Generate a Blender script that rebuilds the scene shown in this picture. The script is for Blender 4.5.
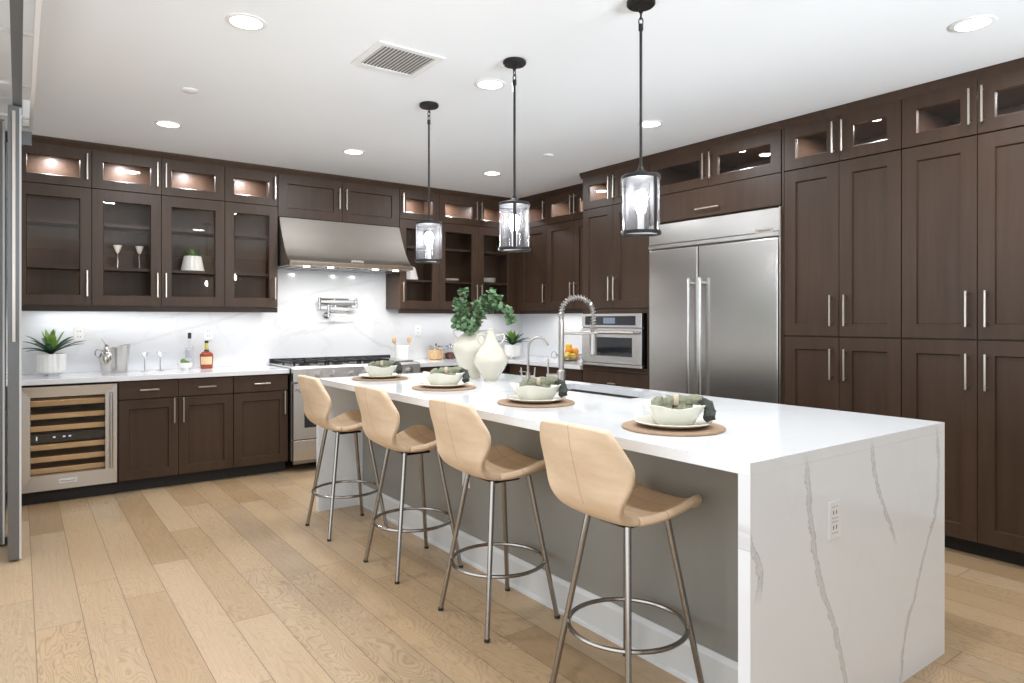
import bpy, bmesh, math, random
from mathutils import Vector, Matrix
R = math.radians
for o in list(bpy.data.objects):
    bpy.data.objects.remove(o, do_unlink=True)
SC = bpy.context.scene
COL = SC.collection
rnd = random.Random(7)

# ------------------------------------------------------------------ camera
CAM_H = 1.3184
cd = bpy.data.cameras.new('camera')
cam = bpy.data.objects.new('camera', cd); COL.objects.link(cam)
cam.location = (0, 0, CAM_H)
cam.rotation_euler = (R(90), 0, -0.6333)
cd.sensor_width = 36.0
cd.lens = 672.0 / 1024 * 36.0
cd.shift_y = -21.59 / 1024
cd.clip_start = 0.05
SC.camera = cam

# ------------------------------------------------------------------ world, exposure
w = bpy.data.worlds.new('daylight'); SC.world = w; w.use_nodes = True
w.node_tree.nodes['Background'].inputs[0].default_value = (0.93, 0.96, 1.0, 1)
w.node_tree.nodes['Background'].inputs[1].default_value = 0.9
SC.view_settings.view_transform = 'Standard'
SC.view_settings.look = 'None'
SC.view_settings.gamma = 1.0
SC.view_settings.use_curve_mapping = False
SC.view_settings.exposure = 0.20
SC.cycles.use_denoising = True
SC.cycles.max_bounces = 10
SC.cycles.diffuse_bounces = 6
SC.cycles.glossy_bounces = 6
SC.cycles.transparent_max_bounces = 24
SC.cycles.sample_clamp_indirect = 6.0
SC.cycles.caustics_reflective = False
SC.cycles.caustics_refractive = False

def lamp(name, kind, loc, energy, color=(1, 1, 1), rot=(0, 0, 0), **kw):
    l = bpy.data.lights.new(name, kind); l.energy = energy; l.color = color
    for k, v in kw.items(): setattr(l, k, v)
    o = bpy.data.objects.new(name, l); COL.objects.link(o); o.location = loc; o.rotation_euler = rot
    return o

WARM = (1.0, 0.90, 0.78)
NEUT = (0.93, 0.96, 1.0)
DAY = (0.82, 0.92, 1.0)
# daylight: the folding-door opening beside the camera
lamp('opening_daylight', 'AREA', (-0.75, 0.6, 1.0), 42, DAY, (0, R(-100), 0), shape='RECTANGLE', size=1.5, size_y=6.4)
lamp('ceiling_fill_beam', 'AREA', (2.5, -3.2, 1.45), 48, DAY, (R(108), 0, 0), shape='RECTANGLE', size=4.4, size_y=0.5, spread=R(42))  # added beam with no known window, aimed up to brighten the ceiling
# recessed ceiling lights
CEIL = 2.684
CANS = [(0.84, 3.20), (2.20, 3.21), (3.54, 3.20), (0.84, 5.19), (2.19, 5.155), (3.547, 5.145), (3.544, 1.24), (2.19, 1.24), (0.84, 1.24)]
for x, y in CANS:
    lamp('can_lamp', 'AREA', (x, y, CEIL - 0.012), 12, NEUT, (0, 0, 0), shape='DISK', size=0.13)
PEND = [(2.092, 3.737), (2.108, 2.849), (2.148, 1.993)]
# under-cabinet strips
for (x0, x1, y) in [(0.05, 1.8, 6.27), (3.15, 4.5, 6.27)]:
    lamp('undercabinet_lamp', 'AREA', ((x0 + x1) / 2, y, 1.395), 1.7 * (x1 - x0), (1, 0.985, 0.97), (0, 0, 0), shape='RECTANGLE', size=x1 - x0, size_y=0.05)
lamp('undercabinet_lamp', 'AREA', (4.72, 5.3, 1.395), 2.0, (1, 0.985, 0.97), (0, 0, 0), shape='RECTANGLE', size=0.05, size_y=1.1)

# ------------------------------------------------------------------ node helpers / materials
MATS = {}
class NT:
    def __init__(s, name):
        s.m = bpy.data.materials.new(name); s.m.use_nodes = True
        s.t = s.m.node_tree; s.bsdf = s.t.nodes['Principled BSDF']; s.out = s.t.nodes['Material Output']
    def n(s, typ, **kw):
        nd = s.t.nodes.new(typ)
        for k, v in kw.items(): setattr(nd, k, v)
        return nd
    def l(s, a, b): s.t.links.new(a, b)
    def val(s, sock, v):
        if isinstance(v, (int, float)): sock.default_value = v
        else: s.l(v, sock)
    def math(s, op, a, b=0.0, c=None, clamp=False):
        nd = s.n('ShaderNodeMath', operation=op); nd.use_clamp = clamp
        s.val(nd.inputs[0], a); s.val(nd.inputs[1], b)
        if c is not None: s.val(nd.inputs[2], c)
        return nd.outputs[0]
    def mix(s, fac, a, b, blend='MIX'):
        nd = s.n('ShaderNodeMix', data_type='RGBA', blend_type=blend)
        s.val(nd.inputs[0], fac)
        for i, v in ((6, a), (7, b)):
            if isinstance(v, tuple): nd.inputs[i].default_value = (*v[:3], 1)
            else: s.l(v, nd.inputs[i])
        return nd.outputs[2]
    def noise(s, vec, scale, detail=3, rough=0.5, dist=0.0, dims='3D'):
        nd = s.n('ShaderNodeTexNoise', noise_dimensions=dims)
        nd.inputs['Scale'].default_value = scale; nd.inputs['Detail'].default_value = detail
        nd.inputs['Roughness'].default_value = rough; nd.inputs['Distortion'].default_value = dist
        if vec is not None: s.l(vec, nd.inputs['Vector'])
        return nd.outputs['Fac']
    def mapping(s, vec, scale=(1, 1, 1), loc=(0, 0, 0), rot=(0, 0, 0)):
        nd = s.n('ShaderNodeMapping'); s.l(vec, nd.inputs['Vector'])
        nd.inputs['Scale'].default_value = scale; nd.inputs['Location'].default_value = loc; nd.inputs['Rotation'].default_value = rot
        return nd.outputs[0]
    def coord(s, k='Object'): return s.n('ShaderNodeTexCoord').outputs[k]
    def pos(s): return s.n('ShaderNodeNewGeometry').outputs['Position']
    def ramp(s, fac, stops):
        nd = s.n('ShaderNodeValToRGB'); s.l(fac, nd.inputs[0])
        el = nd.color_ramp.elements
        while len(el) < len(stops): el.new(0.5)
        for e, (p, c) in zip(el, stops):
            e.position = p; e.color = (*c[:3], 1) if isinstance(c, tuple) else (c, c, c, 1)
        return nd.outputs[0]
    def bump(s, h, strength, dist=0.01):
        nd = s.n('ShaderNodeBump'); nd.inputs['Strength'].default_value = strength; nd.inputs['Distance'].default_value = dist
        s.l(h, nd.inputs['Height']); s.l(nd.outputs[0], s.bsdf.inputs['Normal'])
    def set(s, **kw):
        for k, v in kw.items():
            sock = s.bsdf.inputs[k.replace('_', ' ')]
            if isinstance(v, tuple): sock.default_value = (*v[:3], 1)
            elif isinstance(v, (int, float)): sock.default_value = v
            else: s.l(v, sock)
        return s

def plain(name, col, rough=0.5, metal=0.0, noise=0.0, nscale=20, **kw):
    t = NT(name); t.set(Roughness=rough, Metallic=metal)
    if noise:
        f = t.noise(t.coord(), nscale, 3)
        c = t.mix(f, tuple(x * (1 - noise) for x in col), tuple(min(1, x * (1 + noise)) for x in col))
        t.set(Base_Color=c)
    else: t.set(Base_Color=col)
    for k, v in kw.items(): t.set(**{k: v})
    MATS[name] = t.m; return t.m

def emit(name, col, strength):
    t = NT(name); t.set(Base_Color=col, Roughness=0.4)
    t.bsdf.inputs['Emission Color'].default_value = (*col, 1); t.bsdf.inputs['Emission Strength'].default_value = strength
    MATS[name] = t.m; return t.m

def glass(name, tint=(1, 1, 1), ior=1.5, rough=0.0, refl=1.0, milk=0.0):
    t = NT(name)
    tr = t.n('ShaderNodeBsdfTransparent'); tr.inputs[0].default_value = (*tint, 1)
    gl = t.n('ShaderNodeBsdfGlossy'); gl.inputs['Roughness'].default_value = rough; gl.inputs[0].default_value = (1, 1, 1, 1)
    lw = t.n('ShaderNodeLayerWeight'); lw.inputs[0].default_value = 0.5
    f = t.math('MULTIPLY', t.math('MULTIPLY_ADD', t.math('POWER', lw.outputs['Facing'], 5.0), 0.96, 0.04), refl, clamp=True)
    mx = t.n('ShaderNodeMixShader'); t.l(f, mx.inputs[0]); t.l(tr.outputs[0], mx.inputs[1]); t.l(gl.outputs[0], mx.inputs[2])
    last = mx.outputs[0]
    if milk:
        tl = t.n('ShaderNodeBsdfTranslucent'); tl.inputs[0].default_value = (0.92, 0.94, 1.0, 1)
        wv_ = t.noise(t.mapping(t.coord(), (45, 45, 3)), 1.0, 3, 0.6)
        m2 = t.n('ShaderNodeMixShader'); t.l(t.math('MULTIPLY', t.math('MULTIPLY_ADD', wv_, 2.4, -0.7, clamp=True), milk), m2.inputs[0]); t.l(last, m2.inputs[1]); t.l(tl.outputs[0], m2.inputs[2]); last = m2.outputs[0]
    t.l(last, t.out.inputs[0]); t.t.nodes.remove(t.bsdf)
    MATS[name] = t.m; return t.m

def wood_mat(name, c0, c1, rough=0.42):
    t = NT(name); co = t.coord()
    info = t.n('ShaderNodeObjectInfo').outputs['Random']
    off = t.n('ShaderNodeVectorMath', operation='ADD'); t.l(co, off.inputs[0])
    cb = t.n('ShaderNodeCombineXYZ'); r10 = t.math('MULTIPLY', info, 37.0)
    for i in range(3): t.l(r10, cb.inputs[i])
    t.l(cb.outputs[0], off.inputs[1])
    g1 = t.noise(t.mapping(off.outputs[0], (26, 26, 1.6)), 1.0, 5, 0.6)
    g2 = t.noise(t.mapping(off.outputs[0], (3.5, 3.5, 0.9)), 1.0, 3, 0.5)
    f = t.math('ADD', t.math('MULTIPLY', g1, 0.55), t.math('MULTIPLY', g2, 0.45))
    f = t.math('MULTIPLY_ADD', f, 2.2, -0.6, clamp=True)
    c = t.mix(f, c0, c1)
    t.set(Base_Color=c, Roughness=rough); t.bsdf.inputs['Specular IOR Level'].default_value = 0.28
    t.bump(g1, 0.03); MATS[name] = t.m; return t.m

def steel_mat(name, col=(0.60, 0.585, 0.565), rough=0.27, stretch=(2, 2, 60), bump=0.0, aniso=0.0):
    t = NT(name)
    g = t.noise(t.mapping(t.coord(), stretch), 1.0, 3, 0.6)
    c_ = t.mix(g, tuple(x * 0.985 for x in col), tuple(min(1, x * 1.015) for x in col)); t.set(Base_Color=c_, Metallic=1.0, Roughness=rough)
    if bump: t.bump(g, bump, 0.002)
    MATS[name] = t.m; return t.m

def vein(t, u, v, pts, u0, u1, v0, v1, width, wob=0.02, seed=0.0, strength=1.0):
    """mask of one marble vein: pts = [(v, u)] along the vein; a Float Curve maps v to u."""
    vn = t.math('DIVIDE', t.math('SUBTRACT', v, v0), v1 - v0)
    fc = t.n('ShaderNodeFloatCurve'); cv = fc.mapping.curves[0]
    P = sorted(((a - v0) / (v1 - v0), (b - u0) / (u1 - u0)) for a, b in pts)
    cv.points[0].location = P[0]; cv.points[1].location = P[-1]
    for p in P[1:-1]: cv.points.new(*p)
    fc.mapping.update(); t.l(vn, fc.inputs['Value'])
    uc = t.math('MULTIPLY_ADD', fc.outputs[0], u1 - u0, u0)
    cb = t.n('ShaderNodeCombineXYZ'); t.l(u, cb.inputs[0]); t.l(v, cb.inputs[1]); cb.inputs[2].default_value = seed
    n1 = t.noise(cb.outputs[0], 13, 6, 0.68); n2 = t.noise(cb.outputs[0], 40, 3, 0.6)
    du = t.math('ADD', t.math('SUBTRACT', u, uc), t.math('MULTIPLY', t.math('SUBTRACT', n1, 0.5), wob * 2))
    d = t.math('ABSOLUTE', du)
    wv = t.math('MULTIPLY_ADD', n1, width * 1.6, width * 0.2)
    m = t.math('SUBTRACT', 1.0, t.math('DIVIDE', d, wv), clamp=True)
    edge = t.math('SUBTRACT', 1.0, t.math('DIVIDE', t.math('ABSOLUTE', t.math('SUBTRACT', d, t.math('MULTIPLY', wv, 0.55))), 0.0035), clamp=True)
    m = t.math('ADD', t.math('MULTIPLY', m, 0.5), t.math('MULTIPLY', edge, 0.75))
    lo, hi = P[0][0], P[-1][0]
    g1 = t.math('MULTIPLY', t.math('SUBTRACT', vn, lo), 18.0, clamp=True)
    g2 = t.math('MULTIPLY', t.math('SUBTRACT', hi, vn), 18.0, clamp=True)
    m = t.math('MULTIPLY', t.math('MULTIPLY', m, g1), g2)
    m = t.math('MULTIPLY', m, t.math('MULTIPLY_ADD', n2, 1.2, 0.15))
    return t.math('MULTIPLY', m, strength, clamp=True)

def quartz_mat(name, veins, base=(0.80, 0.80, 0.795), grey=(0.33, 0.32, 0.31), rough=0.09, faint=0.12, edge=()):
    """veins: list of (axis_u, axis_v, pts, urange, vrange, width, wobble, strength)"""
    t = NT(name); p = t.pos(); sep = t.n('ShaderNodeSeparateXYZ'); t.l(p, sep.inputs[0]); ax = dict(x=sep.outputs[0], y=sep.outputs[1], z=sep.outputs[2])
    nz = t.noise(t.mapping(p, (1, 1, 1), rot=(0.5, 0.4, 0.6)), 0.9, 5, 0.55, 0.8)
    d = t.math('ABSOLUTE', t.math('SUBTRACT', nz, 0.5))
    m = t.math('MULTIPLY', t.math('SUBTRACT', 1.0, t.math('DIVIDE', d, 0.018), clamp=True), faint)
    for i, (au, av, pts, ur, vr, wd, wob, st) in enumerate(veins):
        m = t.math('MAXIMUM', m, vein(t, ax[au], ax[av], pts, *ur, *vr, wd, wob, 3.1 * i, st))
    for i, (au, av, pts, ur, vr, wd, wob, st) in enumerate(edge):   # the same veins run on over the slab's front edge
        k_ = t.math('MULTIPLY', vein(t, ax[au], ax[av], pts, *ur, *vr, wd, wob, 3.1 * i, st), t.math('LESS_THAN', ax['z'], 0.9135))
        m = t.math('MAXIMUM', m, t.math('MULTIPLY', k_, t.math('LESS_THAN', ax['y'], 1.14)))
    soft = t.noise(p, 1.7, 3, 0.5)
    b = t.mix(soft, tuple(x * 0.975 for x in base), tuple(min(1, x * 1.02) for x in base))
    t.set(Base_Color=t.mix(m, b, grey), Roughness=rough); t.bsdf.inputs['Specular IOR Level'].default_value = 0.5
    MATS[name] = t.m; return t.m

wood_mat('walnut', (0.036, 0.0195, 0.0112), (0.066, 0.0385, 0.0238), 0.42)
wood_mat('walnut_dark', (0.022, 0.014, 0.010), (0.034, 0.022, 0.016), 0.5)
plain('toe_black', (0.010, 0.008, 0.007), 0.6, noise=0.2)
steel_mat('steel')
steel_mat('steel_dark', (0.30, 0.29, 0.28), 0.34)
steel_mat('steel_vertical', (0.60, 0.585, 0.565), 0.24, (60, 60, 2))
steel_mat('hood_steel', (0.66, 0.62, 0.57), 0.32, (2, 2, 60))
plain('nickel', (0.56, 0.50, 0.44), 0.30, 1.0, noise=0.05)
plain('faucet_nickel', (0.40, 0.375, 0.345), 0.28, 1.0, noise=0.05)
plain('chrome', (0.58, 0.56, 0.54), 0.12, 1.0, noise=0.05)
plain('leg_steel', (0.34, 0.315, 0.29), 0.22, 1.0, noise=0.06)
plain('bronze', (0.022, 0.020, 0.019), 0.42, 0.6, noise=0.2)
plain('cast_iron', (0.018, 0.018, 0.020), 0.5, 0.2, noise=0.2)
plain('black_glass', (0.012, 0.014, 0.018), 0.06, 0.0, noise=0.1)
plain('dark_cavity', (0.018, 0.017, 0.016), 0.6, noise=0.15)
plain('ceiling_paint', (0.865, 0.885, 0.905), 0.85, noise=0.01, nscale=2)
plain('wall_paint', (0.80, 0.79, 0.775), 0.8, noise=0.01, nscale=2)
plain('wall_taupe', (0.075, 0.066, 0.058), 0.8, noise=0.02, nscale=2)
plain('island_paint', (0.245, 0.238, 0.212), 0.25, noise=0.03, nscale=3)
plain('white_trim', (0.58, 0.575, 0.56), 0.4, noise=0.01)
plain('white_plastic', (0.78, 0.775, 0.765), 0.35, noise=0.01)
plain('outlet_hole', (0.05, 0.05, 0.05), 0.5, noise=0.1)
plain('white_ceramic', (0.78, 0.775, 0.75), 0.25, noise=0.02)
plain('sage_ceramic', (0.74, 0.74, 0.66), 0.22, noise=0.02)
plain('cream_ceramic', (0.74, 0.70, 0.62), 0.3, noise=0.03)
plain('cream_glaze', (0.60, 0.57, 0.48), 0.16, noise=0.05, nscale=9)
plain('placemat_weave', (0.34, 0.23, 0.145), 0.85, noise=0.25, nscale=180)
plain('napkin_cloth', (0.235, 0.240, 0.165), 0.9, noise=0.6, nscale=70)
plain('napkin_fringe', (0.05, 0.055, 0.045), 0.9, noise=0.5, nscale=120)
plain('jute', (0.52, 0.44, 0.32), 0.9, noise=0.3, nscale=100)
plain('wood_light', (0.56, 0.36, 0.19), 0.5, noise=0.25, nscale=14)
plain('rack_wood', (0.62, 0.40, 0.20), 0.5, noise=0.2, nscale=12)
plain('leaf_dark', (0.030, 0.085, 0.040), 0.4, noise=0.4, nscale=16)
plain('leaf_lime', (0.16, 0.30, 0.045), 0.4, noise=0.4, nscale=16)
plain('leaf_eucalyptus', (0.115, 0.205, 0.095), 0.5, noise=0.5, nscale=14)
plain('leaf_grass', (0.14, 0.30, 0.09), 0.5, noise=0.4, nscale=25)
plain('stem_brown', (0.16, 0.11, 0.06), 0.7, noise=0.3)
plain('soil', (0.05, 0.035, 0.025), 0.95, noise=0.4, nscale=60)
plain('orange_peel', (0.80, 0.33, 0.03), 0.45, noise=0.12, nscale=90)
plain('lemon_peel', (0.82, 0.55, 0.06), 0.45, noise=0.12, nscale=90)
plain('lime_peel', (0.10, 0.20, 0.035), 0.45, noise=0.2, nscale=90)
plain('cognac', (0.26, 0.042, 0.014), 0.08, noise=0.15)
plain('label_cream', (0.70, 0.50, 0.30), 0.6, noise=0.08)
plain('label_grey', (0.42, 0.42, 0.48), 0.6, noise=0.3, nscale=70)
plain('cork_gold', (0.50, 0.42, 0.10), 0.4, noise=0.15)
plain('black_cap', (0.015, 0.015, 0.017), 0.35, noise=0.1)
plain('pasta', (0.78, 0.44, 0.22), 0.7, noise=0.5, nscale=90)
plain('coffee_beans', (0.12, 0.035, 0.02), 0.6, noise=0.5, nscale=120)
plain('door_aluminium', (0.17, 0.17, 0.17), 0.32, 0.6, noise=0.05)
plain('door_aluminium_dark', (0.16, 0.16, 0.155), 0.4, 0.5, noise=0.05)
plain('vent_white', (0.80, 0.795, 0.785), 0.5, noise=0.01)
plain('vent_dark', (0.22, 0.21, 0.20), 0.8, noise=0.1)
plain('display_blue', (0.20, 0.24, 0.32), 0.2, noise=0.05)
plain('rubber', (0.02, 0.02, 0.02), 0.7, noise=0.1)
plain('sink_steel', (0.40, 0.39, 0.38), 0.3, 1.0, noise=0.05)
emit('lamp_disc', (1.0, 0.97, 0.93), 6.0)
emit('bulb_glow', (0.95, 0.97, 1.0), 135.0)
emit('puck_glow', (1.0, 0.93, 0.88), 8.0)
emit('display_glow', (0.55, 0.65, 0.85), 0.6)
glass('pane_glass', (0.96, 0.95, 0.94), 1.5, 0.0, 0.38)
glass('door_glass', (0.93, 0.95, 0.94), 1.5)
glass('clear_glass', (0.95, 0.96, 0.97), 1.5, 0.0, 1.3)
glass('seeded_glass', (0.97, 0.975, 0.98), 1.5, 0.05, 1.5, 0.075)
glass('smoked_glass', (0.40, 0.38, 0.36), 1.5, 0.0)

# leather of the stools: cream tan with a seam down the middle of the back
t = NT('tan_leather'); co = t.coord(); sp = t.n('ShaderNodeSeparateXYZ'); t.l(co, sp.inputs[0])
n1 = t.noise(co, 90, 4, 0.6); n2 = t.noise(t.mapping(co, (6, 6, 20)), 1.0, 4, 0.6)
c = t.mix(t.math('MULTIPLY_ADD', n2, 1.6, -0.3, clamp=True), (0.60, 0.43, 0.275), (0.76, 0.59, 0.42))
seam = t.math('LESS_THAN', t.math('ABSOLUTE', sp.outputs[1]), 0.0022)
seam = t.math('MULTIPLY', seam, t.math('GREATER_THAN', sp.outputs[2], 0.70))
q1 = t.math('LESS_THAN', t.math('ABSOLUTE', t.math('SUBTRACT', t.math('PINGPONG', sp.outputs[1], 0.055), 0.0)), 0.0016)
q2 = t.math('LESS_THAN', t.math('ABSOLUTE', t.math('SUBTRACT', t.math('PINGPONG', sp.outputs[0], 0.055), 0.0)), 0.0016)
onseat = t.math('MULTIPLY', t.math('LESS_THAN', sp.outputs[2], 0.735), t.math('GREATER_THAN', sp.outputs[0], -0.11))
q = t.math('MULTIPLY', t.math('MAXIMUM', q1, q2), onseat)
c = t.mix(t.math('MULTIPLY', t.math('MAXIMUM', seam, q), 0.45), c, (0.27, 0.17, 0.10))
t.set(Base_Color=c, Roughness=0.55); t.bump(n1, 0.12, 0.004); MATS['tan_leather'] = t.m

# white oak plank floor, boards along Y
t = NT('oak_floor'); p = t.pos(); sp = t.n('ShaderNodeSeparateXYZ'); t.l(p, sp.inputs[0]); X, Y = sp.outputs[0], sp.outputs[1]
PW, PL = 0.1743, 1.55
row = t.math('FLOOR', t.math('DIVIDE', t.math('SUBTRACT', X, 0.0558), PW))
wn = t.n('ShaderNodeTexWhiteNoise', noise_dimensions='1D'); t.l(row, wn.inputs['W'])
yo = t.math('MULTIPLY_ADD', wn.outputs['Value'], PL * 3.0, Y)
idx = t.math('FLOOR', t.math('DIVIDE', yo, PL))
cb = t.n('ShaderNodeCombineXYZ'); t.l(row, cb.inputs[0]); t.l(idx, cb.inputs[1])
wn2 = t.n('ShaderNodeTexWhiteNoise', noise_dimensions='2D'); t.l(cb.outputs[0], wn2.inputs['Vector'])
rv = wn2.outputs['Value']; sc = t.n('ShaderNodeSeparateColor'); t.l(wn2.outputs['Color'], sc.inputs[0])
fx = t.math('FRACT', t.math('DIVIDE', t.math('SUBTRACT', X, 0.0558), PW)); fy = t.math('FRACT', t.math('DIVIDE', yo, PL))
ex = t.math('MULTIPLY', t.math('MINIMUM', fx, t.math('SUBTRACT', 1.0, fx)), PW)
ey = t.math('MULTIPLY', t.math('MINIMUM', fy, t.math('SUBTRACT', 1.0, fy)), PL)
seam = t.math('LESS_THAN', t.math('MINIMUM', ex, ey), 0.0016)
cv = t.n('ShaderNodeCombineXYZ'); t.l(X, cv.inputs[0]); t.l(Y, cv.inputs[1]); t.l(t.math('MULTIPLY', rv, 40.0), cv.inputs[2])
warp = t.noise(t.mapping(cv.outputs[0], (5, 1.3, 1)), 1.0, 3, 0.5, 0.6)
wv = t.n('ShaderNodeTexWave', wave_type='BANDS', bands_direction='X', wave_profile='SIN')
cv2 = t.n('ShaderNodeCombineXYZ'); t.l(t.math('MULTIPLY_ADD', warp, 1.1, X), cv2.inputs[0]); t.l(t.math('MULTIPLY', rv, 9.0), cv2.inputs[1])
t.l(cv2.outputs[0], wv.inputs['Vector']); wv.inputs['Scale'].default_value = 11.0; wv.inputs['Distortion'].default_value = 0.0
rings = t.math('POWER', wv.outputs['Fac'], 3.0)
fine = t.noise(t.mapping(cv.outputs[0], (150, 5, 1)), 1.0, 4, 0.65)
broad = t.noise(t.mapping(cv.outputs[0], (2.5, 0.8, 1)), 1.0, 3, 0.5)
kn = t.n('ShaderNodeTexVoronoi'); kn.inputs['Scale'].default_value = 1.0; t.l(t.mapping(cv.outputs[0], (2.6, 1.4, 1)), kn.inputs['Vector'])
knot = t.math('SUBTRACT', 1.0, t.math('DIVIDE', kn.outputs['Distance'], 0.055), clamp=True)
base = t.ramp(rv, [(0.0, (0.33, 0.215, 0.120)), (0.3, (0.43, 0.295, 0.175)), (0.55, (0.46, 0.325, 0.205)), (0.8, (0.50, 0.365, 0.24)), (1.0, (0.38, 0.275, 0.185))])
k = t.math('ADD', t.math('MULTIPLY', rings, t.math('MULTIPLY_ADD', sc.outputs[1], 0.62, 0.10)), t.math('MULTIPLY', t.math('SUBTRACT', fine, 0.42), 0.9))
c = t.mix(t.math('MULTIPLY', k, 1.0, clamp=True), base, t.mix(0.70, base, (0.19, 0.115, 0.06)))
c = t.mix(t.math('MULTIPLY_ADD', broad, 0.5, -0.1, clamp=True), c, t.mix(0.3, c, (0.62, 0.48, 0.34)))
c = t.mix(t.math('MULTIPLY', knot, 0.55), c, (0.13, 0.075, 0.04))
c = t.mix(1.0, c, (1.00, 0.985, 0.915), 'MULTIPLY')
c = t.mix(t.math('MULTIPLY', seam, 0.75), c, (0.10, 0.065, 0.04))
t.set(Base_Color=c, Roughness=t.math('MULTIPLY_ADD', fine, 0.16, 0.30)); t.bsdf.inputs['Specular IOR Level'].default_value = 0.42
t.bump(t.math('SUBTRACT', t.math('MULTIPLY', t.math('ADD', fine, t.math('MULTIPLY', rings, 0.6)), -0.4), t.math('MULTIPLY', seam, 1.2)), 0.22, 0.004)
MATS['oak_floor'] = t.m

# quartz: veins of the near waterfall panel follow the slab
PV = [('x', 'z', [(0.915, 1.94), (0.79, 1.965), (0.63, 1.99), (0.48, 2.04), (0.30, 2.13), (-0.02, 2.22)], (1.6, 3.0), (-0.1, 1.0), 0.019, 0.030, 1.0),
      ('x', 'z', [(0.915, 2.365), (0.75, 2.40), (0.60, 2.49), (0.50, 2.545)], (1.6, 3.0), (-0.1, 1.0), 0.014, 0.026, 1.0),
      ('x', 'z', [(0.915, 2.87), (0.58, 2.87), (0.46, 2.785), (0.31, 2.70), (0.14, 2.60), (-0.02, 2.585)], (1.6, 3.0), (-0.1, 1.0), 0.014, 0.026, 1.0),
      ('x', 'z', [(0.76, 1.645), (0.70, 1.66), (0.60, 1.705), (0.50, 1.70)], (1.6, 3.0), (-0.1, 1.0), 0.020, 0.030, 0.9)]
quartz_mat('quartz_panel', PV, base=(0.775, 0.785, 0.795), rough=0.07, faint=0.03)
TV = [('y', 'x', [(1.75, 3.45), (2.1, 3.15), (2.4, 2.98), (2.96, 2.55)], (1.0, 4.6), (1.6, 3.0), 0.03, 0.03, 0.45),
      ('y', 'x', [(1.66, 2.35), (2.2, 2.05), (2.96, 1.62)], (1.0, 4.6), (1.6, 3.0), 0.012, 0.02, 0.25),
      ('y', 'x', [(2.2, 4.0), (2.6, 3.5), (2.96, 3.4)], (1.0, 4.6), (1.6, 3.0), 0.02, 0.03, 0.45)]
quartz_mat('quartz_top', TV, base=(0.775, 0.785, 0.795), rough=0.07, faint=0.03, edge=PV)
BV = [('x', 'z', [(2.62, 1.33), (2.75, 1.22), (2.95, 1.10), (3.12, 1.03), (3.45, 0.98)], None, None, 0, 0, 0)]
BV = [('z', 'x', [(0.0, 1.32), (0.4, 1.30), (0.75, 1.345), (1.1, 1.36), (1.4, 1.45)], (0.8, 2.4), (-0.2, 5), 0.02, 0.03, 0.45),
      ('z', 'x', [(1.9, 1.10), (2.15, 1.19), (2.4, 1.22), (2.62, 1.34), (2.75, 1.24), (2.95, 1.10), (3.15, 1.02), (3.5, 0.97)], (0.8, 2.4), (-0.2, 5), 0.022, 0.03, 0.5),
      ('z', 'x', [(0.5, 1.0), (0.95, 1.17), (1.3, 1.27), (1.8, 1.42), (2.5, 1.62), (3.1, 1.75)], (0.8, 2.4), (-0.2, 5), 0.016, 0.03, 0.4),
      ('z', 'x', [(0.0, 1.02), (0.2, 1.08), (0.45, 1.20), (0.8, 1.26)], (0.8, 2.4), (-0.2, 5), 0.02, 0.03, 0.4)]
quartz_mat('quartz_splash', BV, base=(0.69, 0.70, 0.72), faint=0.10, rough=0.12)
quartz_mat('quartz_plain', [], base=(0.77, 0.78, 0.80), faint=0.06)

# ------------------------------------------------------------------ mesh helpers
def box(bm, x0, x1, y0, y1, z0, z1, bev=0.0, seg=1):
    vs = [bm.verts.new(p) for p in [(x0, y0, z0), (x1, y0, z0), (x1, y1, z0), (x0, y1, z0), (x0, y0, z1), (x1, y0, z1), (x1, y1, z1), (x0, y1, z1)]]
    fs = [bm.faces.new([vs[i] for i in f]) for f in [(0, 3, 2, 1), (4, 5, 6, 7), (0, 1, 5, 4), (1, 2, 6, 5), (2, 3, 7, 6), (3, 0, 4, 7)]]
    if bev > 0:
        es = list({e for f in fs for e in f.edges})
        bmesh.ops.bevel(bm, geom=es, offset=bev, segments=seg, affect='EDGES', profile=0.5)
    return bm

def frame_of(d):
    d = d.normalized(); a = Vector((0, 0, 1)) if abs(d.z) < 0.9 else Vector((1, 0, 0))
    u = d.cross(a).normalized(); return u, d.cross(u).normalized()

def tube(bm, pts, r, n=8, closed=False, caps=True):
    pts = [Vector(p) for p in pts]; N = len(pts)
    rr = r if isinstance(r, (list, tuple)) else [r] * N
    rings = []; u = None
    for i in range(N):
        if closed: d = pts[(i + 1) % N] - pts[i - 1]
        elif i == 0: d = pts[1] - pts[0]
        elif i == N - 1: d = pts[-1] - pts[-2]
        else: d = (pts[i + 1] - pts[i]).normalized() + (pts[i] - pts[i - 1]).normalized()
        d.normalize()
        if u is None: u, v = frame_of(d)
        else:
            u = (u - d * u.dot(d)); u = u.normalized() if u.length > 1e-6 else frame_of(d)[0]; v = d.cross(u)
        rings.append([bm.verts.new(pts[i] + rr[i] * (math.cos(2 * math.pi * k / n) * u + math.sin(2 * math.pi * k / n) * v)) for k in range(n)])
    for i in range(N if closed else N - 1):
        A, B = rings[i], rings[(i + 1) % N]
        sh = 0
        if closed and i == N - 1:
            sh = min(range(n), key=lambda s: (A[0].co - B[s].co).length)
        for k in range(n): bm.faces.new((A[k], A[(k + 1) % n], B[(k + 1 + sh) % n], B[(k + sh) % n]))
    if caps and not closed:
        bm.faces.new(rings[0][::-1]); bm.faces.new(rings[-1])
    return bm

def cyl(bm, p0, p1, r0, r1=None, n=20):
    return tube(bm, [p0, p1], [r0, r0 if r1 is None else r1], n)

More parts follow.
